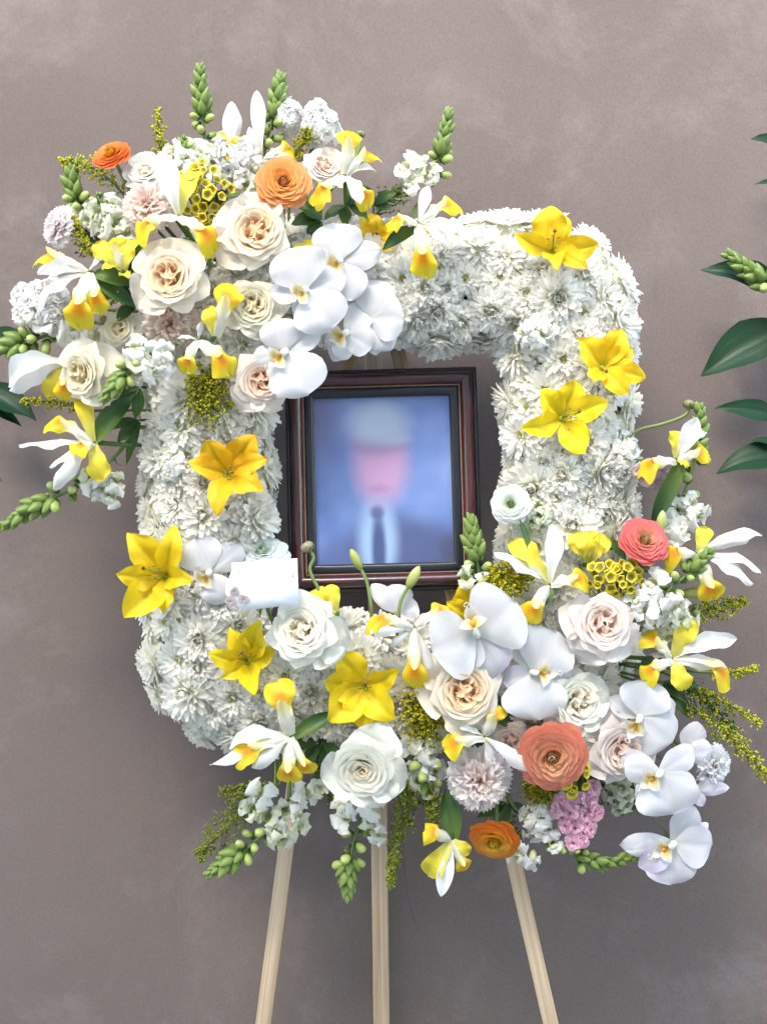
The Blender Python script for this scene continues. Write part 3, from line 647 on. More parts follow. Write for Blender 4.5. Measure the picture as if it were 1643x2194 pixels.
DROP = {1, 4, 10, 18, 21, 24, 26, 34, 38, 46, 54, 73, 76, 77, 79, 82, 85, 89, 99, 100, 103, 108, 112, 115, 128, 130, 133, 143, 148, 150, 159, 162, 185, 188, 189, 197, 202, 206, 212, 217, 219, 221, 224, 228, 236, 238, 243, 247, 249, 250, 251, 252, 256, 258, 263, 264, 268, 272, 274, 278, 288, 289, 290, 293, 295, 297, 298, 299, 300, 305, 306, 310, 311, 314, 315, 316}      # blooms wholly buried under other flowers
LANDMARKS = [(1190, 505, 'topmost lily'), (1310, 775, 'lily spilling over the outer edge'), (1205, 890, 'long petalled lily beside the frame'), (486, 1012, 'nodding lily above the card'),
    (330, 1232, 'large lily beside the card'), (525, 1408, 'small lily beneath the card'), (775, 1480, 'broad lily at the bottom'), (1096, 1084, 'white ranunculus beside the frame'), (565, 1250, 'white card'),
    (910, 480, 'iris over the top arm'), (1005, 800, 'frame corner away from the orchids'), (825, 690, 'orchid at the inner edge'), (445, 850, 'goldenrod tuft'), (660, 1356, 'white rose against the card'),
    (590, 1570, 'iris under the small lily'), (782, 1634, 'hanging white rose'), (885, 1350, 'iris under the frame'), (1372, 1168, 'coral ranunculus with green eye'), (1448, 984, 'iris on a green blade'),
    (1262, 1168, 'small yellow trumpet bloom'), (1282, 1338, 'blush garden rose'), (1177, 1240, 'iris beside the green snapdragon'), (990, 1478, 'peach rose under the orchid'), (728, 545, 'topmost orchid'),
    (546, 508, 'rose with peach heart'), (372, 604, 'cream garden rose'), (196, 800, 'ivory rose turned sideways'), (450, 1226, 'orchid beside the card'), (190, 960, 'lowest outer iris'), (1440, 1410, 'iris with yellow outer falls')]
SECTORS = ['right of', 'up and right of', 'above', 'up and left of', 'left of', 'down and left of', 'below', 'down and right of']
RANKS = ['nearest', 'second nearest', 'third nearest', 'fourth nearest', 'fifth nearest', 'sixth nearest', 'seventh nearest', 'eighth nearest']
mr_ = random.Random(21); placed = []; blooms = []
tries = 0
while tries < 22000:
    tries += 1
    q = mr_.random() * PLEN; th = mr_.uniform(-1.75, 1.75)
    i = int(q / PLEN * 400) % 400; base = PATH[i] + NOR[i] * 108 * math.sin(th)
    pos = P(base[0], base[1], 22 + 72 * math.cos(th)); rad = mr_.choice([48, 44, 40, 37, 32])
    if any(np.linalg.norm(pos - p_) < (rad + r_) * .60 * S for p_, r_ in placed): continue
    placed.append((pos, rad))
    n3 = unit(A([NOR[i][0] * math.sin(th) / 112, -math.cos(th) / 72, -NOR[i][1] * math.sin(th) / 112]))
    n3 = unit(n3 + A([mr_.uniform(-.22, .22), mr_.uniform(-.1, .1), mr_.uniform(-.22, .22)]))
    var = 4 if rad < 34 and mr_.random() < .6 else mr_.choice([0, 1, 1, 2, 3, 3, 5, 6])
    mw = face_matrix(n3, mr_.uniform(0, 6.28), rad * 1.36 * S)
    if len(placed) - 1 not in DROP: blooms.append((len(placed) - 1, pos, base, mw, var))
rankof = {}
for li, (lx, ly, nm) in enumerate(LANDMARKS):
    sect = {}
    for bi, (_, pos, base, _, _) in enumerate(blooms):
        dx, dy = base[0] - lx, ly - base[1]; sect.setdefault(int(round(math.atan2(dy, dx) / (math.pi / 4))) % 8, []).append((math.hypot(dx, dy), bi))
    for k, l in sect.items():
        for r, (dist, bi) in enumerate(sorted(l)): rankof.setdefault(bi, []).append((r + dist / 160.0, r, li, k))
for bi, (idx, pos, base, mw, var) in enumerate(blooms):
    _, r, li, k = min(q for q in rankof[bi] if q[1] < 8); x_, y_ = base
    if y_ < 800 and 830 < x_ < 1060: arm = 'top arm'
    elif x_ >= 1060 and y_ < 1180: arm = 'upright arm past the frame'
    elif x_ < 640 and 860 < y_ < 1120: arm = 'upright arm above the card'
    elif x_ < 880 and y_ >= 1120: arm = 'lower corner under the card'
    else: arm = 'upper flower cluster' if y_ <= 900 else 'lower flower cluster'
    o = thing('chrysanthemum', 'white chrysanthemum, %s one %s the %s' % (RANKS[r], SECTORS[k], LANDMARKS[li][2]), 'chrysanthemum', pos, 'chrysanthemums of the ' + arm); o['bloom'] = idx
    for nm, me in zip(('outer_petals', 'inner_petals', 'centre'), MUMS[var]): link(nm, me, None, o, mw)
print('mums', len(placed))

# ---- snapdragons and stock
def lathe_mesh(name, prof, col0, col1, sides=8, flute=.0, mat=None):
    g_ = Geo(); th = np.arange(sides) * 2 * math.pi / sides
    rows = [A([[r * (1 + flute * math.cos(3 * a)) * math.cos(a), r * (1 + flute * math.cos(3 * a)) * math.sin(a), z] for a in th]) for r, z in prof]
    k = np.linspace(0, 1, len(prof)); col = (A(col0)[None] * (1 - k[:, None]) + A(col1)[None] * k[:, None])[:, None, :]
    g_.grid(np.stack(rows), col, closed=True); m_ = g_.mesh(name); m_.materials.append(mat or M['bud']); return m_
BUD_G = lathe_mesh('green_bud', [(.02, 0), (.32, .12), (.46, .45), (.43, .85), (.27, 1.25), (.10, 1.5), (.02, 1.58)], (.11, .19, .032), (.26, .34, .085), 8, .10)
BUD_P = lathe_mesh('pale_bud', [(.02, 0), (.34, .12), (.44, .45), (.52, .85), (.46, 1.2), (.24, 1.42), (.02, 1.5)], (.20, .32, .05), (.52, .58, .20), 8, .12)
def sepal_mesh():
    g_ = Geo()
    for k in range(5):
        a = k * 1.257; d = A([math.cos(a), math.sin(a), 0]); tpetal(g_, A([0, 0, 0.0]), d * .62 + A([0, 0, .5]), A([-d[0], -d[1], .8]), .22, 'lance', arch=-.1, cup=.3, col=(.08, .16, .03), nu=5, nv=3)
    m_ = g_.mesh('sepals'); m_.materials.append(M['leaf']); return m_
SEPAL = sepal_mesh()
def floret_mesh(seed, cw, ctube, n=5, ruf=.3, mouth=None):
    """two-lipped snapdragon flower: two upper lobes, three lower lobes, swollen palate"""
    global rnd
    save = rnd; rnd = random.Random(seed); g_ = Geo()
    th = np.arange(9) * 2 * math.pi / 9
    rows = [A([[r * math.cos(a), r * math.sin(a) * .85, z] for a in th]) for r, z in ((.10, -.2), (.24, .05), (.30, .4), (.36, .75), (.40, .92))]
    g_.grid(np.stack(rows), A(ctube), closed=True)
    for a, L, w in ((1.1, .85, .52), (2.04, .85, .52), (3.9, .75, .44), (4.71, .72, .46), (5.5, .75, .44)):
        a += rnd.uniform(-.2, .2); d = A([math.cos(a), math.sin(a), 0]); T = d * L * rnd.uniform(.85, 1.2) * 1.15 + A([0, 0, rnd.uniform(.75, 1.25)])
        tpetal(g_, d * .24 + A([0, 0, .72]), T, A([0, 0, 1]) - d * .5, w * rnd.uniform(.9, 1.15), 'round_', arch=.18, curl=rnd.uniform(.1, .45), cup=rnd.uniform(-.45, .35), ruf=ruf * 1.3, rfreq=2.0, col=cgrad(A(ctube) * .45 + A(cw) * .55, cw, .0, .35), nu=9, nv=9, twist=rnd.uniform(-.5, .5))
    if mouth is not None:
        for sg in (-1, 1): g_.tube([A([.10 * sg, -.10, .65]), A([.15 * sg, -.24, .95]), A([.13 * sg, -.30, 1.08])], [.14, .2, .10], A(mouth), 7)
    m_ = g_.mesh('floret'); m_.materials.append(M['petal']); rnd = save; return m_
def double_mesh(seed, cw, cin):
    """double stock flower: ruffled petals in two whorls"""
    global rnd
    save = rnd; rnd = random.Random(seed); g_ = Geo()
    for k in range(13):
        a = k * 2.4; q = 1 - k / 13; d = A([math.cos(a), math.sin(a), 0]); T = d * (.35 + .75 * q) * rnd.uniform(.9, 1.1) + A([0, 0, .75 + .45 * (1 - q) + rnd.uniform(-.1, .1)])
        tpetal(g_, d * .05 + A([0, 0, .35]), T, A([0, 0, 1]) - d * (.3 + .6 * (1 - q)), .34 + .26 * q, 'round_', arch=.12, curl=rnd.uniform(0, .3), cup=rnd.uniform(-.3, .5), ruf=.42, rfreq=2.2, col=cgrad(cin, cw, .0, .5), nu=8, nv=7)
    g_.tube([A([0, 0, -.1]), A([0, 0, .4])], [.12, .16], A(cin) * .7)
    m_ = g_.mesh('floret'); m_.materials.append(M['petal']); rnd = save; return m_
FL_W = [floret_mesh(i, A([.94, .93, .88]), A([.82, .84, .54]), 5, .35, A([.86, .86, .68])) for i in range(4)]
FL_C = [floret_mesh(i + 10, A([.78, .80, .62]), A([.55, .62, .28]), 5, .3) for i in range(2)]
FL_PINK = [double_mesh(i + 20, A([.92, .56, .68]), A([.74, .42, .44])) for i in range(3)]
FL_DUSK = [double_mesh(i + 30, A([.66, .46, .52]), A([.45, .36, .32])) for i in range(2)]
FL_S = [double_mesh(i + 40, A([.94, .93, .90]), A([.86, .86, .66])) for i in range(4)]

def spline(pts, n):
    pts = A(pts, float); m = len(pts); q = np.linspace(0, m - 1, n); out = []
    for x in q:
        i = min(int(x), m - 2); k = x - i; p0, p1, p2, p3 = pts[max(i - 1, 0)], pts[i], pts[i + 1], pts[min(i + 2, m - 1)]
        out.append(.5 * (2 * p1 + (p2 - p0) * k + (2 * p0 - 5 * p1 + 4 * p2 - p3) * k ** 2 + (3 * p1 - p0 - 3 * p2 + p3) * k ** 3))
    return A(out)
def spike(label, pts, f, florets=(), ng=22, npale=8, size=11, fs=24, pale=(.40, .75), kind='white', group='snapdragon spikes in the wreath', name='snapdragon', cat='snapdragon', stem_w=4.5, leaves=0, fmesh=None, green_end=.45, to_base=True):
    """pts: photo points from tip to base (px, py[, f]); florets: photo positions of the open flowers"""
    W3 = A([P(p[0], p[1], p[2] if len(p) > 2 else f) for p in pts]); sp = spline(W3, 30); c = sp[-1]; o = thing(name, label, cat, c, group)
    rad = np.linspace(.45, 1, 30) * stem_w * S; g_ = Geo(); end = [nearest_base(pts[-1][0], pts[-1][1])] if to_base else []
    g_.tube(list(sp) + end, list(rad) + [rad[-1]] * len(end), A([.14, .23, .06])); g_.build('stem', M['stem'], o, origin=c)
    tg = np.gradient(sp, axis=0); tg = -tg / np.linalg.norm(tg, axis=1, keepdims=True)
    def put(nm, me, pos, d, sc, roll=0): 
        m_ = face_matrix(d, roll, sc); m_.translation = Vector(pos - c); return link(nm, me, None, o, m_)
    size *= 1.32
    for i in range(ng):
        k = (i / max(ng - 1, 1)) ** .9 * green_end; j = min(int(k * 29), 29); ax = tg[j]; a = i * 2.4; x = unit(np.cross(ax, A([.3, -.7, .6]))); y = np.cross(ax, x)
        d = unit((x * math.cos(a) + y * math.sin(a)) * (.38 + .5 * k / green_end) + ax * 1.0); sc = size * 1.25 * S * (.5 + .62 * (k / green_end) ** .7) * rnd.uniform(.78, 1.2)
        put('bud', BUD_G, sp[j] + d * sc * .15, d, sc * .95)
    for i in range(npale):
        k = pale[0] + (pale[1] - pale[0]) * i / max(npale - 1, 1); j = min(int(k * 29), 29); ax = tg[j]; a = i * 2.4 + .7; x = unit(np.cross(ax, A([.3, -.7, .6]))); y = np.cross(ax, x)
        d = unit((x * math.cos(a) + y * math.sin(a)) + ax * .35 + A([0, -.25, 0])); sc = size * S * rnd.uniform(.85, 1.15)
        put('bud', BUD_P, sp[j] + d * sc * .5, d, sc); put('sepals', SEPAL, sp[j] + d * sc * .3, d, sc * .9)
    for q in florets:
        fx, fy = q[:2]; ff = q[2] if len(q) > 2 else f + 12; pos = P(fx, fy, ff); j = np.argmin(((sp - pos) ** 2).sum(1)); d = unit(unit(pos - sp[j]) * .75 + A([rnd.uniform(-.2, .2), -.8, rnd.uniform(-.25, .1)]))
        fm = fmesh or (FL_C if rnd.random() < .22 else FL_W); sc = fs * 1.2 * S * rnd.uniform(.85, 1.2)
        fl = put('floret', rnd.choice(fm), pos - d * sc * .6, d, sc, rnd.uniform(0, 6.28))
    for i in range(leaves):
        j = 12 + int(17 * i / max(leaves, 1)); ax = tg[j]; a = i * 2.4; x = unit(np.cross(ax, A([.3, -.7, .6]))); y = np.cross(ax, x); d = unit(x * math.cos(a) + y * math.sin(a) + ax * .3)
        g_ = Geo(); tpetal(g_, sp[j], sp[j] + d * 30 * S, ax - d * .2, 4.5 * S, 'leaf', arch=.1, curl=.2, cup=.3, col=cgrad(DKGREEN, GREEN), nu=7, nv=4); g_.build('leaf', M['leaf'], o, origin=c)
    return o

def cluster(label, cx, cy, rx, ry, f, n, fs, meshes, name, cat, group=None, stem_pts=None):
    """stock: a head of florets crowded round a stem"""
    c = P(cx, cy, f); o = thing(name, label, cat, c, group)
    for i in range(n):
        a = i * 2.4; r = math.sqrt((i + .5) / n); dx, dy = r * math.cos(a), r * math.sin(a)
        pos = P(cx + dx * rx, cy + dy * ry, f + 26 * math.sqrt(max(0, 1 - r * r)) + rnd.uniform(-5, 5)); d = unit([dx * .9 + rnd.uniform(-.25, .25), -.75, -dy * .9 + rnd.uniform(-.25, .25)]); sc = fs * S * rnd.uniform(.85, 1.15)
        m_ = face_matrix(d, rnd.uniform(0, 6.28), sc); m_.translation = Vector(pos - d * sc * .7 - c); link('floret', rnd.choice(meshes), None, o, m_)
    b = nearest_base(cx, cy); a = P(cx, cy, f - 4); pts = [a] + ([P(*q) for q in stem_pts] if stem_pts else [(a + b) / 2 + A([0, .006, 0])]) + [b]
    g_ = Geo(); g_.tube(pts, 4 * S, A([.13, .2, .06])); g_.build('stem', M['stem'], o, origin=c)
    return o

# ---- goldenrod
OCT_V = A([[1, 0, 0], [-1, 0, 0], [0, 1, 0], [0, -1, 0], [0, 0, 1.4], [0, 0, -1]]); OCT_F = [[0, 2, 4, 4], [2, 1, 4, 4], [1, 3, 4, 4], [3, 0, 4, 4], [2, 0, 5, 5], [1, 2, 5, 5], [3, 1, 5, 5], [0, 3, 5, 5]]
def speck(g_, p, sz, col):
    q = nr.normal(size=(3, 3)); q, _ = np.linalg.qr(q); g_.raw(OCT_V @ q.T * sz * nr.uniform(.7, 1.25) + p, OCT_F, col * nr.uniform(.7, 1.1))
def goldenrod(label, pts, f, width, n_side, droop=.25, hue=(.74, .66, .04), green=(.10, .17, .03), fl=14, sz=2.6, name='goldenrod', group='goldenrod sprigs in the wreath', start=.15, frond=True):
    W3 = A([P(p[0], p[1], p[2] if len(p) > 2 else f) for p in pts]); sp = spline(W3, 40); c = sp[0]; o = thing(name, label, 'goldenrod' if name == 'goldenrod' else 'greenery', c, group)
    g_ = Geo(); b = nearest_base(pts[0][0], pts[0][1]); g_.tube([b] + list(sp), [3 * S] + list(np.linspace(3, .8, 40) * S), A(green)); g_.build('stem', M['stem'], o, origin=c)
    tg = np.gradient(sp, axis=0); tg /= np.linalg.norm(tg, axis=1, keepdims=True); gs = Geo(); gb = Geo(); hue = A(hue)
    for i in range(n_side):
        k = start + (1 - start) * (i + .5) / n_side; j = min(int(k * 39), 39); ax = tg[j]; a = i * 2.4 + rnd.uniform(-.4, .4); x = unit(np.cross(ax, A([.2, -.8, .5]))); y = np.cross(ax, x)
        d = unit((x * math.cos(a) + y * math.sin(a)) * 1.0 + ax * .9); L = width * S * (1.05 - .8 * ((k - start) / (1 - start)) ** 1.2) * rnd.uniform(.6, 1.15)
        br = [sp[j] + d * L * q + ax * L * .35 * q * q + A([0, 0, -1]) * droop * L * q * q for q in np.linspace(0, 1, 5)]
        gb.tube(br, np.linspace(1.1, .5, 5) * S, A(green) * 1.3, 4)
        for q in range(fl):
            qq = rnd.uniform(.2, 1.05); m_ = int(min(qq * 4, 3)); kk = min(qq * 4 - m_, 1); p = br[m_] * (1 - kk) + br[m_ + 1] * kk + nr.normal(size=3) * 2.6 * S
            col = hue if rnd.random() < .75 else A([.30, .40, .06]); speck(gs, p, sz * S, col)
        if frond and i % 3 == 0:
            gl = Geo(); 
            tpetal(gb, sp[j], sp[j] + d * L * .8 + A([0, 0, -.002]), ax, 2.6 * S, 'leaf', arch=.1, col=A(green) * 1.2, nu=5, nv=3)
    gb.build('side_shoots', M['leaf'], o, origin=c); s_ = gs.build('flower_spray', M['gold'], o, origin=c, smooth=False); s_['kind'] = 'stuff'
    return o
def gold_clump(label, cx, cy, rx, ry, f, n=55, hue=(.80, .68, .03), name='goldenrod', down=False, sz=2.9, group='goldenrod sprigs in the wreath', base=None):
    c = P(cx, cy, f - 30) if base is None else P(*base); o = thing(name, label, 'goldenrod', c, group); gs, gb = Geo(), Geo(); hue = A(hue)
    for i in range(n):
        a = i * 2.4; r = math.sqrt((i + .5) / n); e = P(cx + rx * r * math.cos(a) * rnd.uniform(.85, 1.12), cy + ry * r * math.sin(a) * rnd.uniform(.85, 1.12), f + 22 * (1 - r * r) + rnd.uniform(-8, 8))
        br = [c + (e - c) * q + A([0, -.004, 0]) * math.sin(3.1 * q) for q in np.linspace(0, 1, 5)]; gb.tube(br, np.linspace(1.3, .5, 5) * S, A([.09, .15, .025]), 4)
        for q in range(12):
            qq = rnd.uniform(.62, 1.06); p = c + (e - c) * qq + nr.normal(size=3) * 3.6 * S; speck(gs, p, sz * S, hue if rnd.random() < .78 else A([.24, .30, .03]))
    b = nearest_base(cx, cy); gb.tube([c, (c + b) / 2, b], 3 * S, A([.09, .15, .03]))
    gb.build('side_shoots', M['leaf'], o, origin=c); s_ = gs.build('flower_spray', M['gold'], o, origin=c, smooth=False); s_['kind'] = 'stuff'
    return o

# ---- yellow cup-flowered waxflower
def cup_mesh():
    g_ = Geo(); th = np.arange(15) * 2 * math.pi / 15; rows = []
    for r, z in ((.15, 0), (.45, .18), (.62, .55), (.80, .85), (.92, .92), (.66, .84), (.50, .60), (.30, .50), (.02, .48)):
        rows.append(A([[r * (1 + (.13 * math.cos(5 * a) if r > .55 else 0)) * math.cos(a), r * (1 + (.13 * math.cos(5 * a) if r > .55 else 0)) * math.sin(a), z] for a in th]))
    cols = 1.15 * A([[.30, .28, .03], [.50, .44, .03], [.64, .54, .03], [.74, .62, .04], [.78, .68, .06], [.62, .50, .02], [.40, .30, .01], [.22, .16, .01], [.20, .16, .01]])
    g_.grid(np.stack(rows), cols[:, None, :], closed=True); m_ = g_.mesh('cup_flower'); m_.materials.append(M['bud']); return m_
CUP = cup_mesh()
def waxflower(label, cx, cy, rx, ry, f, n, sz, base):
    c = P(*base); o = thing('waxflower', label, 'waxflower', c, 'yellow waxflower sprigs')
    for i in range(n):
        a = i * 2.4 + .3; r = math.sqrt((i + .5) / n); pos = P(cx + rx * r * math.cos(a) + rnd.uniform(-5, 5), cy + ry * r * math.sin(a) + rnd.uniform(-5, 5), f + 16 * (1 - r * r) + rnd.uniform(-10, 10))
        d = unit([.7 * r * math.cos(a) + rnd.uniform(-.35, .35), -.8, -.7 * r * math.sin(a) + rnd.uniform(-.3, .35)]); sc = sz * S * rnd.uniform(.75, 1.1); m_ = face_matrix(d, rnd.uniform(0, 6), sc); m_.translation = Vector(pos - c)
        cf = link('cup_flower', CUP, None, o, m_)
        g_ = Geo(); p2 = pos + d * 0; g_.tube([p2, (p2 * .6 + c * .4) + A([0, .004, 0]), c], [1.3 * S, 1.0 * S, 1.2 * S], A([.09, .10, .03]), 5); g_.build('stalk', M['stem'], o, origin=c)
    return o

# ---- plain leaves
def leaf_sprig(label, leaves, f, origin, name='leafy_sprig', cat='foliage', group=None, stem=None, col=(DKGREEN, GREEN), to_base=True, mat='leaf'):
    """leaves: (base x, base y, tip x, tip y, half width, [tip f])"""
    c = P(*origin); o = thing(name, label, cat, c, group)
    for lf in leaves:
        ax, ay, bx, by, w = lf[:5]; tf = lf[5] if len(lf) > 5 else f
        g_ = Geo(); tpetal(g_, P(ax, ay, f), P(bx, by, tf), A([.15, -1, .55]), w * S, 'leaf', arch=rnd.uniform(.02, .10), curl=rnd.uniform(0, .12), cup=rnd.uniform(.1, .45), ruf=.06, col=cgrad(col[0], col[1], 0, 1), nu=14, nv=9, rib=.10, twist=rnd.uniform(-.35, .35)); g_.build('leaf', M[mat], o, origin=c)
    pts = [P(*q) for q in stem] if stem else [c, nearest_base(origin[0], origin[1])]
    g_ = Geo(); g_.tube(pts, 3 * S, GREEN); g_.build('stem', M['stem'], o, origin=c)
    return o

#=DATA=
# ================================================================== the flowers, one by one
# ---- lilies
lily('yellow lily with pale pistil at the top outer corner of the wreath', 1183, 540, 138, [(1174, 434, 10, 1.25), (1103, 505, 20, .8), (1284, 524, 25, .95), (1255, 568, 50, .85), (1190, 562, 62, .8), (1214, 452, -5, .8)], 30, pistil=(5, -45))
lily('yellow lily spilling over the outer edge below the corner lily', 1288, 788, 152, [(1242, 722, 20, 1.05), (1335, 700, 12, 1.05), (1360, 744, 0, .8), (1387, 808, 15, .85), (1346, 843, 30, .85), (1272, 812, 40, .7)], 30, pistil=(10, 8), stamens=False)
lily('yellow lily with five long petals between the portrait and the outer lilies', 1202, 898, 142, [(1163, 838, 30, 1.05), (1236, 812, 15, 1.15), (1304, 857, 25, .95), (1252, 966, 50, 1.1), (1124, 922, 40, .9), (1268, 950, 5, .8)], 30, pistil=(38, -16))
lily('deep yellow lily nodding on the upright arm above the card', 486, 1016, 140, [(440, 945, 35, 1.2), (544, 934, 20, 1.15), (567, 978, 30, .85), (554, 1046, 55, 1.0), (462, 1094, 60, .95), (404, 990, 30, .8)], 30, pistil=(12, -4), hue=A([.85, .53, .010]))
lily('large yellow lily hanging off the outer edge beside the white card', 356, 1234, 140, [(278, 1142, 45, 1.15), (372, 1128, 30, .9), (254, 1236, 60, .95), (266, 1322, 55, 1.25), (348, 1310, 35, .7), (398, 1240, 45, .9)], 32, pistil=(-48, -16))
lily('small yellow lily directly beneath the white card', 530, 1418, 138, [(493, 1346, 20, .85), (554, 1334, 25, 1.15), (447, 1404, 30, .85), (590, 1392, 20, .9), (543, 1484, 50, .95), (477, 1452, 30, .7)], 28, pistil=(-12, -20))
lily('broad yellow lily above the white rose at the bottom edge', 782, 1470, 150, [(724, 1396, 25, 1.1), (850, 1444, 25, .85), (694, 1464, 30, 1.15), (702, 1544, 40, 1.3), (772, 1562, 35, 1.3), (842, 1540, 50, 1.15)], 32, pistil=(0, -6))
lily('yellow lily half hidden behind the upturned orchid below the portrait', 1010, 1322, 120, [(999, 1244, 15, 1.3), (1074, 1280, 10, .9), (958, 1290, 20, .8), (1050, 1340, 10, .8)], 28, stamens=False)
lily('yellow lily tucked behind the topmost orchid', 808, 512, 108, [(774, 450, 10, .9), (806, 462, 15, .8), (862, 488, 5, .9), (768, 508, 20, .8), (836, 530, 25, .8)], 26, stamens=False, hue=A([.84, .62, .02]))

# ---- orchids
orchid('white orchid with yellow lip above the portrait, facing out between the roses', 655, 622, 195, [('s', 742, 590, -4), ('s', 576, 628, 4), ('s', 640, 690, -6, .9), ('b', 622, 527, 10, 1.05), ('b', 712, 706, 16, 1.0)], (640, 636))
orchid('white orchid blossom topmost of the orchid group', 728, 560, 165, [('s', 820, 536, 2), ('b', 715, 474, 0, 1.05), ('b', 757, 644, 6, .85), ('s', 668, 585, -4)], (722, 566))
orchid('white orchid with yellow lip overlapping the frame corner', 612, 754, 185, [('s', 686, 698, -8), ('s', 536, 776, 0), ('s', 590, 832, -2), ('b', 592, 679, 8, 1.0), ('b', 660, 846, 14, 1.05)], (588, 776))
orchid('greyish white orchid just above the top rail of the frame', 742, 714, 150, [('s', 790, 650, -4, 1.2), ('s', 694, 730, 2), ('s', 712, 774, 2), ('b', 798, 745, 6, .9), ('b', 730, 772, 4, .7)], (718, 728))
orchid('white orchid at the inner edge next to the chrysanthemums', 792, 682, 140, [('b', 866, 684, 4, 1.15), ('b', 812, 592, 0, .8), ('s', 838, 752, 2, 1.2), ('s', 808, 764, 0, .8)], None)
orchid('white orchid with freckled petal tucked against the card', 450, 1226, 130, [('s', 522, 1164, -4), ('s', 430, 1284, 2), ('b', 414, 1155, 6, 1.05), ('b', 478, 1296, 12, .8)], (436, 1246))
orchid('upturned white orchid with lip above its petals, below the portrait', 1021, 1360, 205, [('s', 1066, 1458, -8, 1.4, .5), ('b', 925, 1396, 12, 1.25), ('b', 1108, 1288, 12, 1.2), ('s', 985, 1440, -8, 1.2)], (1006, 1318))
orchid('white orchid between the peach rose and the blush rose', 1140, 1440, 178, [('b', 1150, 1546, 14, 1.1), ('b', 1192, 1350, 2, 1.1), ('s', 1075, 1462, -6, 1.2, .4), ('s', 1228, 1462, -4), ('s', 1120, 1345, -6)], (1176, 1440))
orchid('white orchid uppermost on the cascading orchid stem', 1368, 1536, 170, [('b', 1392, 1456, 6, 1.15), ('b', 1440, 1596, 4, 1.0), ('s', 1456, 1512, -5, 1.1), ('s', 1299, 1494, -6, .8), ('s', 1400, 1610, -6)], (1350, 1566))
orchid('white orchid in the middle of the cascading orchid stem', 1412, 1654, 185, [('b', 1336, 1642, 14, .7), ('b', 1442, 1752, 8, 1.15), ('s', 1492, 1602, -6, .9, .3), ('s', 1310, 1608, -4, .6), ('s', 1364, 1722, 4, .9), ('s', 1492, 1690, -4, .9)], (1380, 1674))
orchid('lowest white orchid with lavender edges dangling over the wall', 1440, 1806, 150, [('s', 1490, 1728, -4, 1.0), ('b', 1530, 1815, 4, .85, .2), ('b', 1436, 1900, 4, 1.0, .2), ('s', 1326, 1812, 6, .7), ('s', 1338, 1824, 14, .5), ('s', 1368, 1862, 12, 1.0, .8), ('s', 1522, 1764, -10, .5)], (1406, 1822), .1)
orchid('white orchid petals peeping behind the iris under the frame', 856, 1316, 118, [('b', 838, 1250, 0, .95), ('b', 896, 1292, -2, .9), ('s', 794, 1248, -6, .7)], None)
orchid('small white orchid seen from the side behind the cascade', 1468, 1614, 140, [('s', 1497, 1546, 2, 1.1), ('b', 1527, 1608, 0, .8)], None, .15)
orchid('lavender tinted orchid bud opening beside the lowest carnation', 1488, 1694, 138, [('s', 1540, 1678, 4, 1.1, .6), ('s', 1506, 1728, 6, 1.0, .9), ('s', 1564, 1686, -2, .6, .4)], None, .5)

# ---- garden roses
rose('garden rose with glowing peach heart above the top orchids', 546, 508, 80, 158, 8, 6, 'peach', gdir=[150, 215, 80])
rose('cream garden rose with pale apricot heart left of the orchids', 372, 604, 80, 165, -4, 4, 'peach', gdir=[125, 60, 215])
rose('ruffled ivory rose wedged under the peach hearted rose', 544, 655, 66, 150, 0, -10, 'cream', gdir=[200, 290])
rose('blush rose half covered by the orchid at the frame corner', 556, 815, 64, 140, 12, -6, 'peachpink', gdir=[240, 300])
rose('ivory rose on the outer side of the upper cluster, turned sideways', 196, 800, 66, 130, -30, -12, 'cream', gdir=[120, 300, 30])
rose('small dim ivory rose beneath the dark leaves', 262, 705, 44, 105, -10, -5, 'cream', guards=1)
rose('white rose rising behind the blush carnation', 318, 382, 48, 110, -10, 25, 'white', guards=2, gdir=[100, 150])
rose('pale pink rose behind the large orange ranunculus', 688, 372, 52, 105, 15, 25, 'blush', guards=2, gdir=[40, 200])
rose('white rose leaning against the lower corner of the card', 658, 1356, 78, 165, -14, 12, 'white', gdir=[330, 350, 100])
rose('large white rose at the bottom edge above the hanging snapdragons', 782, 1634, 82, 160, -6, -14, 'white', quarter=False, gdir=[330, 200, 60, 290], guards=4)
rose('peach garden rose tucked under the upturned orchid', 990, 1478, 84, 160, 4, 2, 'peach', gdir=[285, 130, 180])
rose('blush garden rose above the white orchid on the portrait side', 1282, 1338, 76, 160, 6, 8, 'blush', gdir=[160, 240, 320])
rose('white rose partly hidden behind the drooping orchid', 1222, 1502, 72, 138, 18, 4, 'white', gdir=[20, 340, 250])
rose('blush rose squeezed behind the orchid cascade', 1318, 1598, 76, 132, 14, -4, 'blush', gdir=[120, 200])
rose('faded pink rose in the shade beside the coral ranunculus', 1092, 1582, 48, 110, 0, 0, 'blush', guards=1, gdir=[120])

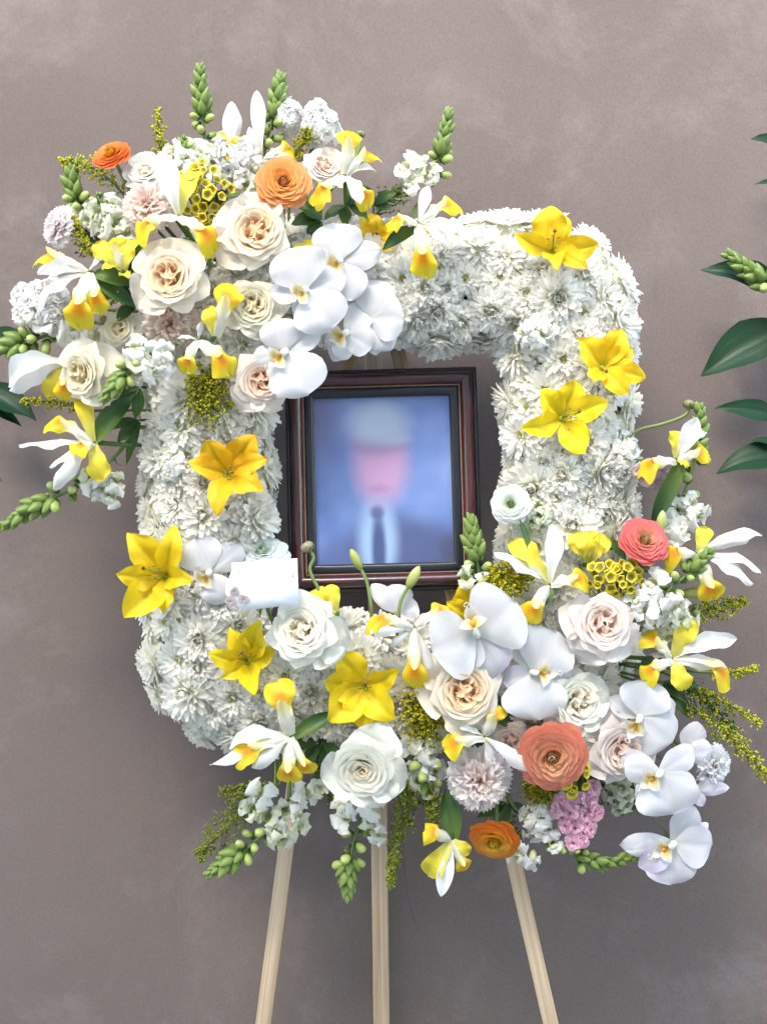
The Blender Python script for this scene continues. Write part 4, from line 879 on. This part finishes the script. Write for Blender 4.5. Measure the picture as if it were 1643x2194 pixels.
# ---- ranunculus
ranunculus('small orange ranunculus alone at the top outer edge', 247, 346, 44, 120, -18, 38, (.80, .30, .03), (.78, .17, .04), (.80, .42, .04), stem_pts=[(275, 400, 105), (300, 470, 60)])
ranunculus('large apricot orange ranunculus above the peach hearted rose', 606, 402, 60, 158, 6, 10, (.90, .42, .09), (.88, .36, .12), (.82, .42, .14), eye=(.30, .14, .08))
ranunculus('coral pink ranunculus with green eye beside the iris', 1372, 1168, 54, 160, 8, 24, (.80, .26, .18), (.76, .16, .15), (.74, .60, .30), eye=(.20, .26, .06))
ranunculus('largest coral peach ranunculus at the bottom of the cluster', 1180, 1608, 76, 178, -2, -10, (.84, .42, .24), (.82, .28, .18), (.80, .54, .26), eye=(.08, .08, .03))
ranunculus('orange and yellow ranunculus nodding at the bottom edge', 1062, 1784, 55, 150, -14, -32, (.82, .48, .05), (.80, .24, .03), (.80, .58, .05), eye=(.30, .30, .04))
ranunculus('white ranunculus with green eye at the inner edge beside the frame', 1096, 1084, 44, 128, -12, 10, (.78, .82, .70), (.83, .84, .82), (.58, .70, .40), eye=(.10, .14, .03))
ranunculus('greenish white ranunculus peeking over the top of the card', 562, 1200, 60, 78, 0, 52, (.78, .83, .78), (.80, .85, .82), (.70, .78, .60), flat=.42)

# ---- carnations
carnation('peach pink carnation above the cream garden rose', 318, 442, 56, 140, -12, 14, (.92, .68, .58), (.93, .84, .78))
carnation('white carnation in profile on the outer edge of the upper cluster', 132, 486, 46, 110, -48, 10, (.92, .80, .80), (.93, .90, .90))
carnation('blush carnation under the cream garden rose', 368, 694, 58, 140, 0, -6, (.92, .66, .54), (.93, .84, .77))
carnation('blush white carnation hanging under the bottom iris', 1026, 1668, 66, 158, 2, -10, (.92, .74, .66), (.93, .88, .86))
carnation('white carnation in profile behind the orchid cascade', 1526, 1640, 44, 118, 40, -10, (.90, .86, .84), (.92, .92, .93))
carnation('small dusty carnation glimpsed under the blush rose', 1216, 1402, 34, 150, -5, -10, (.70, .52, .46), (.76, .66, .62))

# ---- irises
iris('iris with tall white standard in front of the waxflower', 383, 462, 185, [('w', 345, 328, 5, 1.25), ('f', 282, 500, 30), ('f', 468, 528, 30), ('y', 422, 352, -30, .9)])
iris('iris with long white petals on the outer side above the stock', 190, 582, 170, [('w', 82, 588, 15, 1.1), ('w', 60, 655, 20, 1.1), ('f', 160, 700, 35, 1.1), ('f', 216, 672, 20, .9), ('f', 66, 542, -10, .9), ('w', 238, 545, -10, .9)], [(205, 590, 300, 612, 22), (200, 600, 290, 660, 20)])
iris('all yellow trumpet shaped iris beside the cream garden rose', 262, 588, 150, [('y', 205, 512, 20), ('f', 240, 498, 5, .9), ('y', 280, 505, 10), ('y', 226, 565, 40), ('y', 272, 592, 40, .8)], name='yellow_iris')
iris('iris with one pale upright petal near the tallest snapdragon', 500, 345, 95, [('w', 496, 210, 0, 1.1), ('y', 481, 262, 5, 1.0), ('y', 520, 290, 0), ('f', 486, 338, 18, .8)])
iris('iris with a slim white spear petal between two snapdragons', 560, 345, 90, [('w', 550, 193, 0, .85), ('w', 532, 268, -8, .7), ('f', 636, 312, 10), ('w', 628, 342, 20, .7)])
iris('iris sprawling at the top beside the apricot ranunculus', 740, 376, 165, [('f', 752, 266, 5), ('f', 806, 312, 0, .9), ('f', 664, 432, 35, 1.1), ('w', 776, 434, 40, 1.0), ('f', 798, 440, 10, .9), ('w', 806, 362, -5, .9)], [(742, 378, 672, 436, 10)])
iris('iris reaching over the chrysanthemums of the top arm', 897, 478, 175, [('f', 828, 468, 25, 1.15), ('w', 918, 394, 0), ('f', 988, 424, 10, 1.0), ('w', 1004, 508, 25), ('w', 966, 522, 30, .9), ('f', 912, 592, 35, 1.0)], [(903, 482, 818, 536, 17)])
iris('single iris bloom standing in front of the ivory rose', 460, 722, 190, [('f', 500, 600, 18, 1.15), ('y', 446, 652, 20, .8)])
iris('iris with two yellow falls above the goldenrod tuft', 425, 728, 178, [('f', 392, 798, 25, .85), ('f', 500, 796, 28, 1.1), ('w', 432, 688, 15, 1.0), ('w', 380, 720, 10, .9)])
iris('pale iris with broad drooping petals low on the outer side', 146, 776, 120, [('w', 8, 822, 10, 1.5), ('w', 28, 840, 0, 1.2), ('f', 134, 856, 20, .8), ('y', 96, 850, 5, .8)])
iris('iris lowest on the outer side with a wide green leaf', 202, 948, 125, [('w', 44, 958, 15, .9), ('w', 106, 1048, 25, .95), ('w', 112, 1004, 5, .8), ('f', 160, 962, 45, 1.2), ('y', 222, 1032, 15), ('f', 96, 896, 5, 1.0), ('y', 172, 838, -5, .8)], [(198, 948, 288, 842, 24)])
iris('iris under the small lily at the lower corner', 622, 1578, 175, [('f', 594, 1456, 25, 1.15), ('w', 484, 1592, 15), ('f', 494, 1630, 35), ('w', 460, 1648, 5), ('w', 538, 1646, 40, 1.1), ('f', 616, 1690, 20), ('f', 668, 1668, 5, .7)], [(628, 1578, 722, 1524, 18)])
iris('iris in the middle of the lower arm under the frame', 888, 1344, 180, [('f', 784, 1322, 20), ('w', 790, 1354, 25, .9), ('f', 966, 1298, 5), ('f', 888, 1480, 30), ('w', 926, 1452, 15, .9), ('w', 832, 1386, 10, .8)])
iris('iris above the blush white carnation', 1037, 1578, 185, [('f', 1066, 1508, 10, 1.15), ('f', 944, 1602, 20, 1.0), ('w', 984, 1562, 15, .9), ('w', 1152, 1656, 30, .9), ('w', 1062, 1652, -10, 1.1)], [(1040, 1575, 990, 1530, 18)])
iris('iris hanging lowest at the bottom with a white tongue petal', 968, 1798, 145, [('f', 912, 1776, 25, 1.15), ('w', 944, 1922, 25, .95), ('y', 908, 1884, 5), ('f', 1004, 1876, 0, .8), ('y', 1010, 1830, 10, .8)], [(966, 1806, 955, 1690, 24)])
iris('iris between the green snapdragon and the waxflower', 1177, 1252, 175, [('w', 1060, 1182, 5, 1.1), ('w', 1188, 1116, -5), ('f', 1266, 1240, 15), ('f', 1124, 1332, 30), ('y', 1088, 1150, -15), ('w', 1110, 1215, 10, .8)], [(1134, 1180, 1112, 1112, 7), (1178, 1258, 1158, 1304, 12, 5, 10)])
iris('iris on the outer side carried on a broad green blade', 1448, 984, 150, [('f', 1366, 1004, 25, 1.05), ('y', 1448, 918, -5), ('w', 1492, 892, 5, 1.4), ('w', 1514, 920, -10), ('f', 1522, 966, 15), ('y', 1474, 992, 20)], [(1456, 986, 1392, 1130, 20)])
iris('iris with long white ribbons at the outer edge', 1492, 1186, 155, [('w', 1638, 1128, 10, .9), ('w', 1641, 1214, 15, .9), ('f', 1422, 1186, 25, 1.15), ('f', 1532, 1296, 10, 1.0), ('y', 1514, 1128, -10), ('w', 1600, 1164, 0, .7), ('w', 1612, 1252, 20, .9)])
iris('iris below the ribbon petalled one on the outer side', 1440, 1410, 158, [('f', 1380, 1356, 10), ('y', 1482, 1318, 10), ('w', 1578, 1368, 10, 1.1), ('f', 1586, 1456, 15, 1.1), ('w', 1552, 1436, 25, .8), ('f', 1374, 1452, 25), ('y', 1466, 1480, 25), ('w', 1388, 1400, -15, 1.2)], [(1440, 1412, 1366, 1428, 16)])
iris('small yellow trumpet bloom beside the coral ranunculus', 1264, 1206, 150, [('y', 1226, 1140, 15), ('y', 1260, 1130, 5), ('y', 1296, 1142, 10), ('y', 1250, 1150, 25), ('y', 1282, 1150, 20)], name='yellow_iris')
iris('curled yellow bloom behind the white rose by the card', 722, 1312, 120, [('y', 648, 1274, 10, 1.1), ('y', 706, 1250, 0, .9), ('y', 660, 1258, -8, .9)], name='yellow_iris')
iris('yellow petals glimpsed behind the top orchids', 662, 552, 135, [('y', 632, 520, 0), ('y', 690, 518, 5), ('y', 664, 508, -5)], name='yellow_iris', stem=False)

# ---- snapdragons
spike('tallest snapdragon spike with green tip at the top', [(430, 148), (432, 230), (440, 310), (452, 420)], 70, [(400, 318), (428, 335), (455, 345), (410, 352), (470, 320), (478, 362), (398, 372), (450, 385)], ng=30, size=13)
spike('snapdragon spike behind the apricot ranunculus', [(600, 170), (590, 240), (570, 310), (545, 420)], 75, [(525, 320), (545, 365), (515, 365), (560, 350), (530, 395), (500, 390)], ng=30, size=13, pale=(.42, .72))
spike('snapdragon spike with green tip rising behind the outstretched iris', [(962, 243), (945, 320), (930, 385), (880, 460)], 70, [(872, 362), (890, 380), (918, 378), (882, 395), (905, 362)], ng=30, size=12)
spike('snapdragon spike below the small orange ranunculus', [(153, 355), (160, 410), (182, 470), (230, 540)], 80, [(180, 462), (228, 448), (245, 482), (205, 480), (258, 462)], ng=26, size=13)
spike('long green snapdragon lying lowest on the outer side', [(2, 1130), (80, 1085), (160, 1045), (235, 990), (300, 915)], 70, [(202, 1045), (238, 1062), (198, 1022), (240, 1030), (222, 1040)], ng=26, npale=8, size=14, leaves=6, green_end=.40, pale=(.36, .66))
spike('snapdragon with plump green buds at the outer edge', [(-30, 752), (40, 738), (105, 718), (200, 690)], 85, [(125, 672), (100, 692), (165, 705), (205, 715), (70, 668), (150, 722), (120, 640)], ng=20, npale=9, size=14)
spike('snapdragon tip pointing down onto the goldenrod tuft', [(228, 850), (258, 815), (300, 770), (365, 738)], 178, [(335, 795), (292, 745), (346, 778), (322, 762), (300, 770), (352, 758)], ng=24, npale=6, size=12, fs=22, green_end=.5)
spike('snapdragon drooping over the easel leg at the lower corner', [(455, 1868), (510, 1832), (560, 1790), (620, 1710)], 100, [(545, 1735), (590, 1772), (636, 1742), (560, 1700), (652, 1700), (678, 1690), (610, 1735), (600, 1795), (640, 1765), (575, 1750)], ng=22, npale=8, size=14)
spike('snapdragon hanging straight down over the middle easel leg', [(743, 1912), (748, 1858), (762, 1790), (790, 1690)], 100, [(745, 1750), (788, 1755), (805, 1790), (758, 1722), (800, 1722), (735, 1730)], ng=26, npale=7, size=13)
spike('long arching snapdragon under the pink stock', [(1372, 1832), (1290, 1848), (1205, 1818), (1130, 1765), (1085, 1705)], 105, [(1112, 1832, 100), (1140, 1840, 100), (1185, 1808), (1100, 1812, 95)], ng=34, npale=4, size=12, pale=(.40, .62), leaves=3)
spike('green snapdragon tip standing in front of the frame corner', [(1010, 1118), (1014, 1165), (1024, 1220), (1050, 1300)], 125, [(1000, 1238), (1040, 1250)], ng=34, npale=5, size=14, green_end=.60, pale=(.6, .8))
spike('snapdragon behind the iris with the green blade', [(1498, 878), (1494, 950), (1468, 1050), (1410, 1190)], 95, [(1455, 1090), (1478, 1075), (1440, 1118), (1492, 1100), (1458, 1128), (1430, 1140)], ng=22, npale=7, size=13, leaves=3)
spike('short snapdragon between the waxflower and the ribbon petalled iris', [(1516, 1188), (1484, 1222), (1440, 1258), (1370, 1330)], 165, [(1418, 1290), (1378, 1305), (1442, 1300), (1400, 1250), (1455, 1320), (1362, 1285), (1398, 1325)], ng=18, npale=7, size=12, fs=23)
spike('green budded snapdragon behind the hanging white rose', [(905, 1690), (915, 1650), (905, 1600), (895, 1560)], 110, [(905, 1585), (925, 1610), (890, 1605), (930, 1580)], ng=5, npale=7, size=15, pale=(.2, .6))

spike('white snapdragon florets crowded between the tall snapdragon and the waxflower', [(392, 300), (395, 330), (400, 365), (420, 430)], 105, [(372, 322), (398, 340), (412, 368), (375, 362), (425, 330), (440, 365)], ng=4, npale=5, size=9, pale=(.05, .5), fs=22)
spike('white snapdragon florets under the small orange ranunculus', [(210, 420), (225, 450), (245, 485), (280, 530)], 112, [(212, 452), (240, 440), (252, 476), (222, 486), (270, 500), (192, 470)], ng=3, npale=5, size=9, pale=(.05, .45), fs=22)
spike('white snapdragon florets between the bottom carnation and the white rose', [(905, 1720), (912, 1680), (900, 1640), (890, 1590)], 95, [(900, 1668), (925, 1650), (880, 1650), (918, 1690)], ng=4, npale=4, size=10, pale=(.05, .4), fs=22)
spike('white snapdragon florets beyond the blush rose under the ribbon iris', [(1480, 1300), (1450, 1315), (1410, 1330), (1370, 1350)], 120, [(1452, 1300), (1430, 1335), (1405, 1318), (1395, 1350), (1425, 1362), (1470, 1330)], ng=3, npale=4, size=10, pale=(.05, .4), fs=22)

# ---- stock
cluster('white stock at the top behind the goldenrod', 684, 268, 30, 42, 70, 9, 28, FL_S, 'white_stock', 'stock', 'stock heads in the wreath', [(650, 380, 60)])
cluster('white stock beside the slim white iris petal', 612, 250, 18, 36, 60, 6, 25, FL_S, 'white_stock', 'stock', 'stock heads in the wreath', [(600, 380, 50)])
cluster('white stock at the outermost edge under the long petalled iris', 92, 655, 62, 52, 90, 13, 28, FL_S, 'white_stock', 'stock', 'stock heads in the wreath')
cluster('white stock behind the tall iris standard', 500, 330, 46, 40, 78, 9, 26, FL_S, 'white_stock', 'stock', 'stock heads in the wreath')
spike('pink stock hanging at the bottom of the lower cluster', [(1240, 1822), (1244, 1780), (1240, 1730), (1228, 1660)], 125, [(1205, 1712), (1232, 1708), (1262, 1712), (1192, 1738), (1222, 1742), (1252, 1748), (1278, 1742), (1232, 1775), (1262, 1776), (1210, 1770), (1246, 1802), (1228, 1806), (1270, 1690)], ng=0, npale=3, size=8, fs=16, fmesh=FL_PINK, name='pink_stock', cat='stock', group='stock heads in the wreath', pale=(.02, .1), leaves=2)
cluster('dusty pink stock behind the green blade of the outer iris', 1392, 1014, 26, 30, 128, 6, 20, FL_DUSK, 'pink_stock', 'stock', 'stock heads in the wreath')
cluster('white stock dangling beside the orange and yellow ranunculus', 1150, 1752, 26, 40, 100, 7, 24, FL_W, 'white_stock', 'stock', 'stock heads in the wreath')
cluster('pale stock hidden under the blush rose near the orchid cascade', 1330, 1705, 30, 32, 80, 8, 20, FL_C, 'white_stock', 'stock', 'stock heads in the wreath')
cluster('white hydrangea florets on the upright arm left of the nodding lily', 372, 1000, 34, 36, 98, 9, 22, FL_W, 'hydrangea', 'hydrangea', 'hydrangea tufts in the wreath')
cluster('white hydrangea florets on the upright arm above the iris blade', 1332, 985, 34, 50, 80, 12, 23, FL_W, 'hydrangea', 'hydrangea', 'hydrangea tufts in the wreath')
cluster('pale hydrangea florets next to the white ranunculus', 1150, 1105, 36, 34, 100, 10, 22, FL_C, 'hydrangea', 'hydrangea', 'hydrangea tufts in the wreath')
cluster('white hydrangea florets in the bend of the top arm', 1150, 715, 40, 30, 108, 8, 24, FL_W, 'hydrangea', 'hydrangea', 'hydrangea tufts in the wreath')

# ---- goldenrod
goldenrod('goldenrod plume arching beside the small orange ranunculus', [(285, 440), (235, 385), (185, 352), (135, 345)], 85, 42, 30)
goldenrod('goldenrod sprig standing alone left of the tallest snapdragon', [(352, 370), (345, 310), (338, 235)], 60, 30, 22)
goldenrod('goldenrod between the white stock and the apricot ranunculus', [(620, 380), (640, 320), (662, 286)], 92, 40, 26, hue=(.5, .45, .02))
goldenrod('goldenrod sprig beside the profile white carnation', [(215, 560), (180, 520), (160, 470)], 118, 34, 22)
goldenrod('goldenrod in the shade under the dark leaves', [(310, 640), (250, 632), (196, 636)], 140, 34, 18)
goldenrod('tiny goldenrod tip poking out above the lowest outer iris', [(190, 880), (130, 862), (52, 858)], 70, 26, 20)
gold_clump('goldenrod tuft hanging over the upright arm above the nodding lily', 444, 850, 56, 72, 150, 70, (.50, .46, .02), base=(440, 805, 120))
gold_clump('goldenrod clump beside the green snapdragon tip', 1088, 1240, 56, 44, 150, 60)
gold_clump('goldenrod clump under the peach garden rose', 908, 1530, 60, 66, 145, 70, base=(920, 1510, 110))
goldenrod('feathery goldenrod plume at the lower outer corner', [(590, 1690), (520, 1730), (428, 1832)], 85, 66, 44, droop=.1, hue=(.34, .34, .03))
goldenrod('goldenrod plume above the feathery one', [(600, 1680), (545, 1690), (478, 1692)], 80, 34, 22, hue=(.34, .34, .03))
goldenrod('goldenrod trail hanging beside the middle easel leg', [(850, 1600), (868, 1700), (850, 1800), (836, 1890)], 110, 40, 50, droop=.7, hue=(.40, .40, .04))
goldenrod('goldenrod trail hanging under the bottom carnation', [(910, 1640), (922, 1700), (930, 1790)], 112, 36, 34, droop=.7, hue=(.40, .40, .04))
goldenrod('goldenrod plume sweeping out past the orchid cascade', [(1430, 1480), (1520, 1540), (1580, 1590), (1640, 1660)], 105, 44, 44, droop=.3)
goldenrod('thin goldenrod shoot above the sweeping plume', [(1450, 1470), (1530, 1495), (1628, 1550)], 95, 30, 26, droop=.3)
goldenrod('goldenrod beside the yellow tipped outer iris', [(1430, 1350), (1510, 1310), (1590, 1288)], 100, 48, 34)
goldenrod('goldenrod tip beyond the lowest outer iris fall', [(1500, 1440), (1570, 1440), (1616, 1432)], 95, 22, 18)
gold_clump('goldenrod clump under the largest coral ranunculus', 1160, 1690, 48, 40, 118, 50, (.48, .42, .02))

for lb_, pt_, f_ in (('feathery dark greens under the broad lily', [(690, 1580), (680, 1640), (715, 1720)], 70), ('feathery greens hanging behind the white rose', [(860, 1600), (875, 1670), (872, 1760)], 80),
                    ('feathery greens beside the bottom carnation', [(1000, 1690), (1060, 1730), (1110, 1790)], 85), ('feathery greens under the blush rose behind the cascade', [(1270, 1660), (1310, 1700), (1370, 1730)], 75),
                    ('feathery greens fanning out behind the upper orchid of the cascade', [(1420, 1440), (1490, 1480), (1570, 1560)], 80), ('feathery greens behind the profile white carnation', [(240, 560), (190, 500), (168, 430)], 70),
                    ('feathery greens behind the sprawling iris', [(800, 470), (830, 430), (868, 402)], 75)):
    goldenrod(lb_, pt_, f_, 46, 34, droop=.2, hue=(.16, .26, .05), green=(.06, .12, .025), fl=8, sz=2.6, name='fern_sprig', group='feathery green sprigs')

# ---- waxflower
waxflower('cluster of yellow cup flowers under the tall iris standard', 436, 420, 54, 70, 150, 30, 12.5, (450, 520, 80))
waxflower('cluster of yellow cup flowers above the blush rose', 1320, 1238, 56, 34, 165, 26, 12.5, (1320, 1300, 110))
waxflower('small bright yellow cup flowers on top of the pink stock', 1222, 1665, 42, 26, 165, 12, 14, (1240, 1600, 90))

# ---- buds on bare stems
def stem_bud(label, pts, f, r, kind, group='flower buds on bare stems', cat='flower bud', name='flower_bud', col=None):
    W3 = A([P(p[0], p[1], p[2] if len(p) > 2 else f) for p in pts]); sp = spline(W3, 24); c = sp[-1]; o = thing(name, label, cat, c, group)
    g_ = Geo(); g_.tube(list(sp) + [nearest_base(pts[-1][0], pts[-1][1])], 3.6 * S, A([.20, .27, .08])); g_.build('stem', M['stem'], o, origin=c)
    d = unit(sp[0] - sp[1]); m_ = face_matrix(d, 0, r * S); m_.translation = Vector(sp[0] - c - d * r * S * .3)
    if kind == 'round':
        link('bud', lathe_mesh('round_bud', [(.05, 0), (.7, .1), (1.0, .55), (.95, 1.0), (.65, 1.35), (.25, 1.45), (.02, 1.42)], (.22, .22, .10), col or (.46, .34, .26), 10, .06), None, o, m_)
        for k in range(4):
            a = k * 1.57; dd = A([math.cos(a), math.sin(a), 0]); g_ = Geo(); tpetal(g_, A([0, 0, 0]), dd * 1.05 + A([0, 0, .9]), A([-dd[0], -dd[1], .3]), .5, 'lance', arch=-.25, cup=.3, col=(.22, .20, .08), nu=7, nv=4); link('sepal', g_.mesh('sepal'), M['leaf'], o, m_)
    else:
        link('bud', lathe_mesh('lily_bud', [(.05, 0), (.55, .3), (.85, 1.2), (.95, 2.2), (.8, 3.2), (.45, 4.0), (.05, 4.4)], (.30, .36, .08), col or (.58, .60, .22), 9, .10), None, o, m_)
    return o
stem_bud('round pinkish bud on a kinked stem in front of the frame', [(662, 1178), (672, 1196), (664, 1222), (682, 1262), (700, 1310)], 110, 15, 'round')
stem_bud('slender green lily bud before the lower rail of the frame', [(874, 1258), (858, 1290), (850, 1340)], 135, 12, 'lily')
stem_bud('soft green lily bud over the portrait print', [(772, 1218), (786, 1248), (795, 1300)], 120, 11, 'lily', col=(.48, .48, .12))
stem_bud('round green bud on a long arching stem beside the outer iris', [(1474, 872), (1466, 890), (1420, 908), (1366, 922), (1330, 950)], 90, 13, 'round', col=(.30, .28, .12))
stem_bud('pale lily bud between the coral ranunculus and the green blade', [(1412, 1140), (1406, 1175), (1390, 1220)], 150, 11, 'lily')
stem_bud('green lily bud lying under the ribbon petalled iris', [(1462, 1272), (1440, 1275), (1400, 1290)], 135, 13, 'lily')
stem_bud('small pale bud below the long petalled iris', [(222, 690), (235, 705), (262, 715)], 120, 12, 'round', col=(.50, .55, .32))
stem_bud('tiny green bud above the sprawling iris', [(772, 292), (768, 320), (745, 380)], 95, 10, 'round', col=(.20, .26, .12))

# ---- leafy filler
fillers = [
 ('pointed leaves under the long petalled iris', [(290, 640, 218, 612, 14), (296, 650, 245, 690, 15), (285, 640, 205, 590, 18)], 135, (296, 645, 110)),
 ('dark leaf rosette behind the apricot ranunculus', [(740, 440, 690, 470, 14), (742, 442, 735, 482, 15), (745, 440, 790, 470, 14), (742, 438, 770, 420, 12)], 128, (742, 442, 90)),
 ('dark leaves above the orchid at the top', [(690, 470, 620, 478, 20), (690, 470, 640, 440, 20), (690, 475, 660, 520, 18)], 108, (690, 470, 80)),
 ('leaf tuft next to the waxflower at the top', [(520, 420, 480, 420, 12), (522, 420, 545, 445, 12), (520, 425, 500, 460, 12)], 130, (521, 423, 90)),
 ('dark foliage under the lily at the bottom edge', [(690, 1580, 620, 1610, 16), (690, 1580, 640, 1660, 14), (695, 1585, 700, 1670, 14), (690, 1582, 735, 1640, 14)], 85, (690, 1580, 60)),
 ('dark foliage beside the hanging white rose', [(880, 1560, 850, 1610, 22), (885, 1560, 900, 1640, 20), (885, 1560, 935, 1600, 18)], 100, (883, 1562, 70)),
 ('dark leaf behind the bottom irises', [(1000, 1560, 960, 1600, 22), (1002, 1560, 1010, 1620, 22), (1000, 1562, 1040, 1620, 18)], 115, (1000, 1560, 80)),
 ('dark leaves behind the largest coral ranunculus', [(1240, 1640, 1290, 1690, 22), (1240, 1640, 1250, 1710, 20), (1236, 1640, 1180, 1690, 20)], 95, (1240, 1640, 70)),
 ('leaves along the outer edge behind the orchid cascade', [(1420, 1460, 1470, 1500, 18), (1420, 1465, 1480, 1540, 18), (1420, 1465, 1440, 1530, 16), (1425, 1462, 1500, 1470, 16)], 105, (1420, 1462, 70)),
 ('leaves under the ivory rose on the outer side', [(300, 830, 250, 880, 16), (300, 830, 230, 850, 14), (302, 832, 290, 900, 14)], 95, (300, 830, 60)),
 ('leaves behind the top snapdragons', [(470, 440, 440, 390, 14), (470, 440, 500, 390, 14), (470, 442, 420, 430, 14), (560, 430, 590, 380, 14)], 70, (472, 441, 50)),
 ('leaves beside the arching snapdragon stem', [(1090, 1720, 1130, 1750, 13), (1090, 1720, 1070, 1770, 13), (1085, 1720, 1020, 1750, 15)], 105, (1088, 1719, 70)),

 ('fresh leaves between the cream rose and the yellow trumpet iris', [(300, 560, 250, 600, 16), (300, 560, 292, 500, 14), (302, 562, 235, 560, 14)], 120, (300, 560, 80)),
 ('leaves under the blush carnation and the iris falls', [(420, 560, 395, 505, 16), (422, 560, 452, 500, 14), (420, 562, 470, 560, 16)], 118, (420, 560, 80)),
 ('leaves beneath the sprawling iris at the top', [(800, 440, 850, 410, 14), (800, 440, 840, 450, 14), (798, 440, 780, 395, 13)], 100, (800, 440, 70)),
 ('dark leaves between the iris and the peach rose', [(1060, 1520, 1110, 1500, 18), (1060, 1522, 1100, 1560, 18), (1058, 1520, 1040, 1480, 16)], 130, (1060, 1520, 90)),
 ('leaves under the orchid cascade', [(1380, 1680, 1350, 1740, 16), (1382, 1680, 1400, 1750, 16), (1378, 1680, 1320, 1720, 16)], 90, (1380, 1680, 65)),
 ('leaves behind the coral ranunculus with green eye', [(1340, 1200, 1300, 1150, 14), (1342, 1200, 1400, 1230, 14), (1340, 1204, 1320, 1260, 14)], 120, (1340, 1200, 80)),
 ('long leaves under the lowest outer iris', [(300, 900, 250, 950, 14), (302, 902, 268, 1000, 10), (298, 900, 232, 920, 12)], 80, (300, 900, 55)),
]
for lb, lv, f_, og in fillers: leaf_sprig(lb, lv, f_, og, group='leafy filler sprigs')

# ---- glossy leaves of the neighbouring arrangements, against the wall at both picture edges
RL = (A([.010, .036, .015]), A([.014, .052, .020]))
leaf_sprig('glossy dark green leaf branch of the neighbouring arrangement beyond the outer irises', [(1690, 640, 1500, 566, 38, -105), (1700, 690, 1496, 800, 54, -105), (1690, 905, 1530, 872, 27, -105), (1700, 970, 1530, 1006, 38, -105), (1690, 960, 1604, 940, 12, -105), (1690, 330, 1606, 296, 24, -105), (1690, 398, 1612, 394, 10, -105)], -120, (1690, 600, -125), 'ruscus_branch', 'foliage', 'glossy branches at the picture edges', stem=[(1692, 250, -125), (1690, 600, -125), (1700, 1080, -125)], col=RL, mat='dark_leaf')
leaf_sprig('glossy dark green leaf branch of the neighbouring arrangement below the budded snapdragon', [(-50, 740, 62, 712, 26, -105), (-50, 830, 78, 902, 40, -105), (-40, 860, 48, 912, 16, -105), (-50, 1000, 8, 1030, 8, -105)], -120, (-50, 850, -125), 'ruscus_branch', 'foliage', 'glossy branches at the picture edges', stem=[(-52, 680, -125), (-50, 850, -125), (-50, 1080, -125)], col=RL, mat='dark_leaf')
spike('green snapdragon tip of the neighbouring arrangement over the glossy leaf', [(1564, 550), (1605, 582), (1650, 612), (1720, 660)], -70, (), ng=24, npale=4, size=15, green_end=.7, pale=(.6, .8), group=None, to_base=False)

# ---- card on its pick
def card():
    c = P(565, 1250, 208); o = thing('gift_card', 'small white card with three embossed roses at its corner', 'card', c)
    ol = [(497, 1206), (560, 1202), (637, 1196), (638, 1230), (641, 1297), (600, 1299), (545, 1306), (522, 1307), (508, 1298), (500, 1290), (490, 1284), (483, 1270), (485, 1252), (491, 1238), (496, 1224)]
    solid([P(x, y, 208 + (y - 1250) * .3) for x, y in ol], 'card_panel', M['card'], o, c, .0012, (0, 1, 0))
    # three relief roses
    for (x, y, r) in ((504, 1267, 12), (494, 1289, 13), (523, 1284, 12)):
        g_ = Geo(); q = P(x, y, 210 + (y - 1250) * .3)
        def cf(t, s, u): return np.broadcast_to(A([.62, .52, .52]) * (1 - .35 * u) + .12 * u, t.shape + (3,)) * (.86 + .2 * t[..., None])
        for i in range(11):
            k = i / 10; cup_petal(g_, i * 2.4, .03, .12 + .80 * k, 0, .55 - .3 * k, 1.0, .05, 0, cf, k, 5, 7, spiral=.08, power=.8)
        link('rose_motif', g_.mesh('rose_motif'), M['petal'], o, Matrix.Translation(Vector(q - c)) @ face_matrix(TOCAM, rnd.uniform(0, 6), r * S))
    # the washed-out handwriting: a few dark ticks and pale strokes
    def strokes(name, mat, segs, w):
        g_ = Geo()
        for sg in segs: g_.tube([P(x, y, 208.6 + (y - 1250) * .3) for x, y in sg], w * S, A([.5, .5, .5]), 4)
        g_.build(name, mat, o, origin=c)
    strokes('handwriting', M['ink'], [[(512, 1224), (515, 1223)], [(547, 1218.5), (549, 1219.5)], [(587, 1219), (588, 1221)], [(597, 1216), (598, 1220)], [(627, 1229), (628, 1236)]], 1.3)
    strokes('handwriting', M['ghost'], [[(511, 1224), (535, 1219)], [(522, 1223), (523, 1244)], [(533, 1238), (530, 1242), (536, 1243), (537, 1234)], [(547, 1226), (548, 1241)], [(556, 1240), (557, 1230), (563, 1230), (564, 1240)], [(571, 1229), (572, 1238), (578, 1238), (579, 1228)], [(588, 1224), (589, 1238)], [(597, 1222), (598, 1238)], [(606, 1228), (607, 1237)], [(615, 1237), (616, 1227), (622, 1227), (623, 1238)]], .9)
    g_ = Geo(); g_.tube([P(568, 1262, 203), P(575, 1310, 176), P(592, 1352, 130), P(600, 1380, 60)], 4 * S, A([.17, .24, .05])); g_.tube([P(566, 1255, 203), P(560, 1300, 188), P(556, 1324, 176)], [2.5 * S, 3 * S, 1 * S], A([.12, .18, .04])); g_.build('pick', M['stem'], o, origin=c)
card()

# ---- loose wire hanging behind the flowers
g = Geo(); wp = spline([P(862, 1770, 20), P(866, 1850, 5), P(874, 1920, -10), P(896, 1996, -20)], 20); g.tube([P(862, 1620, 40)] + list(wp), 1.1 * S, A([.05, .05, .07]), 6)
tag(g.build('wire', M['wire']), 'thin dark wire dangling between the easel legs', 'wire')
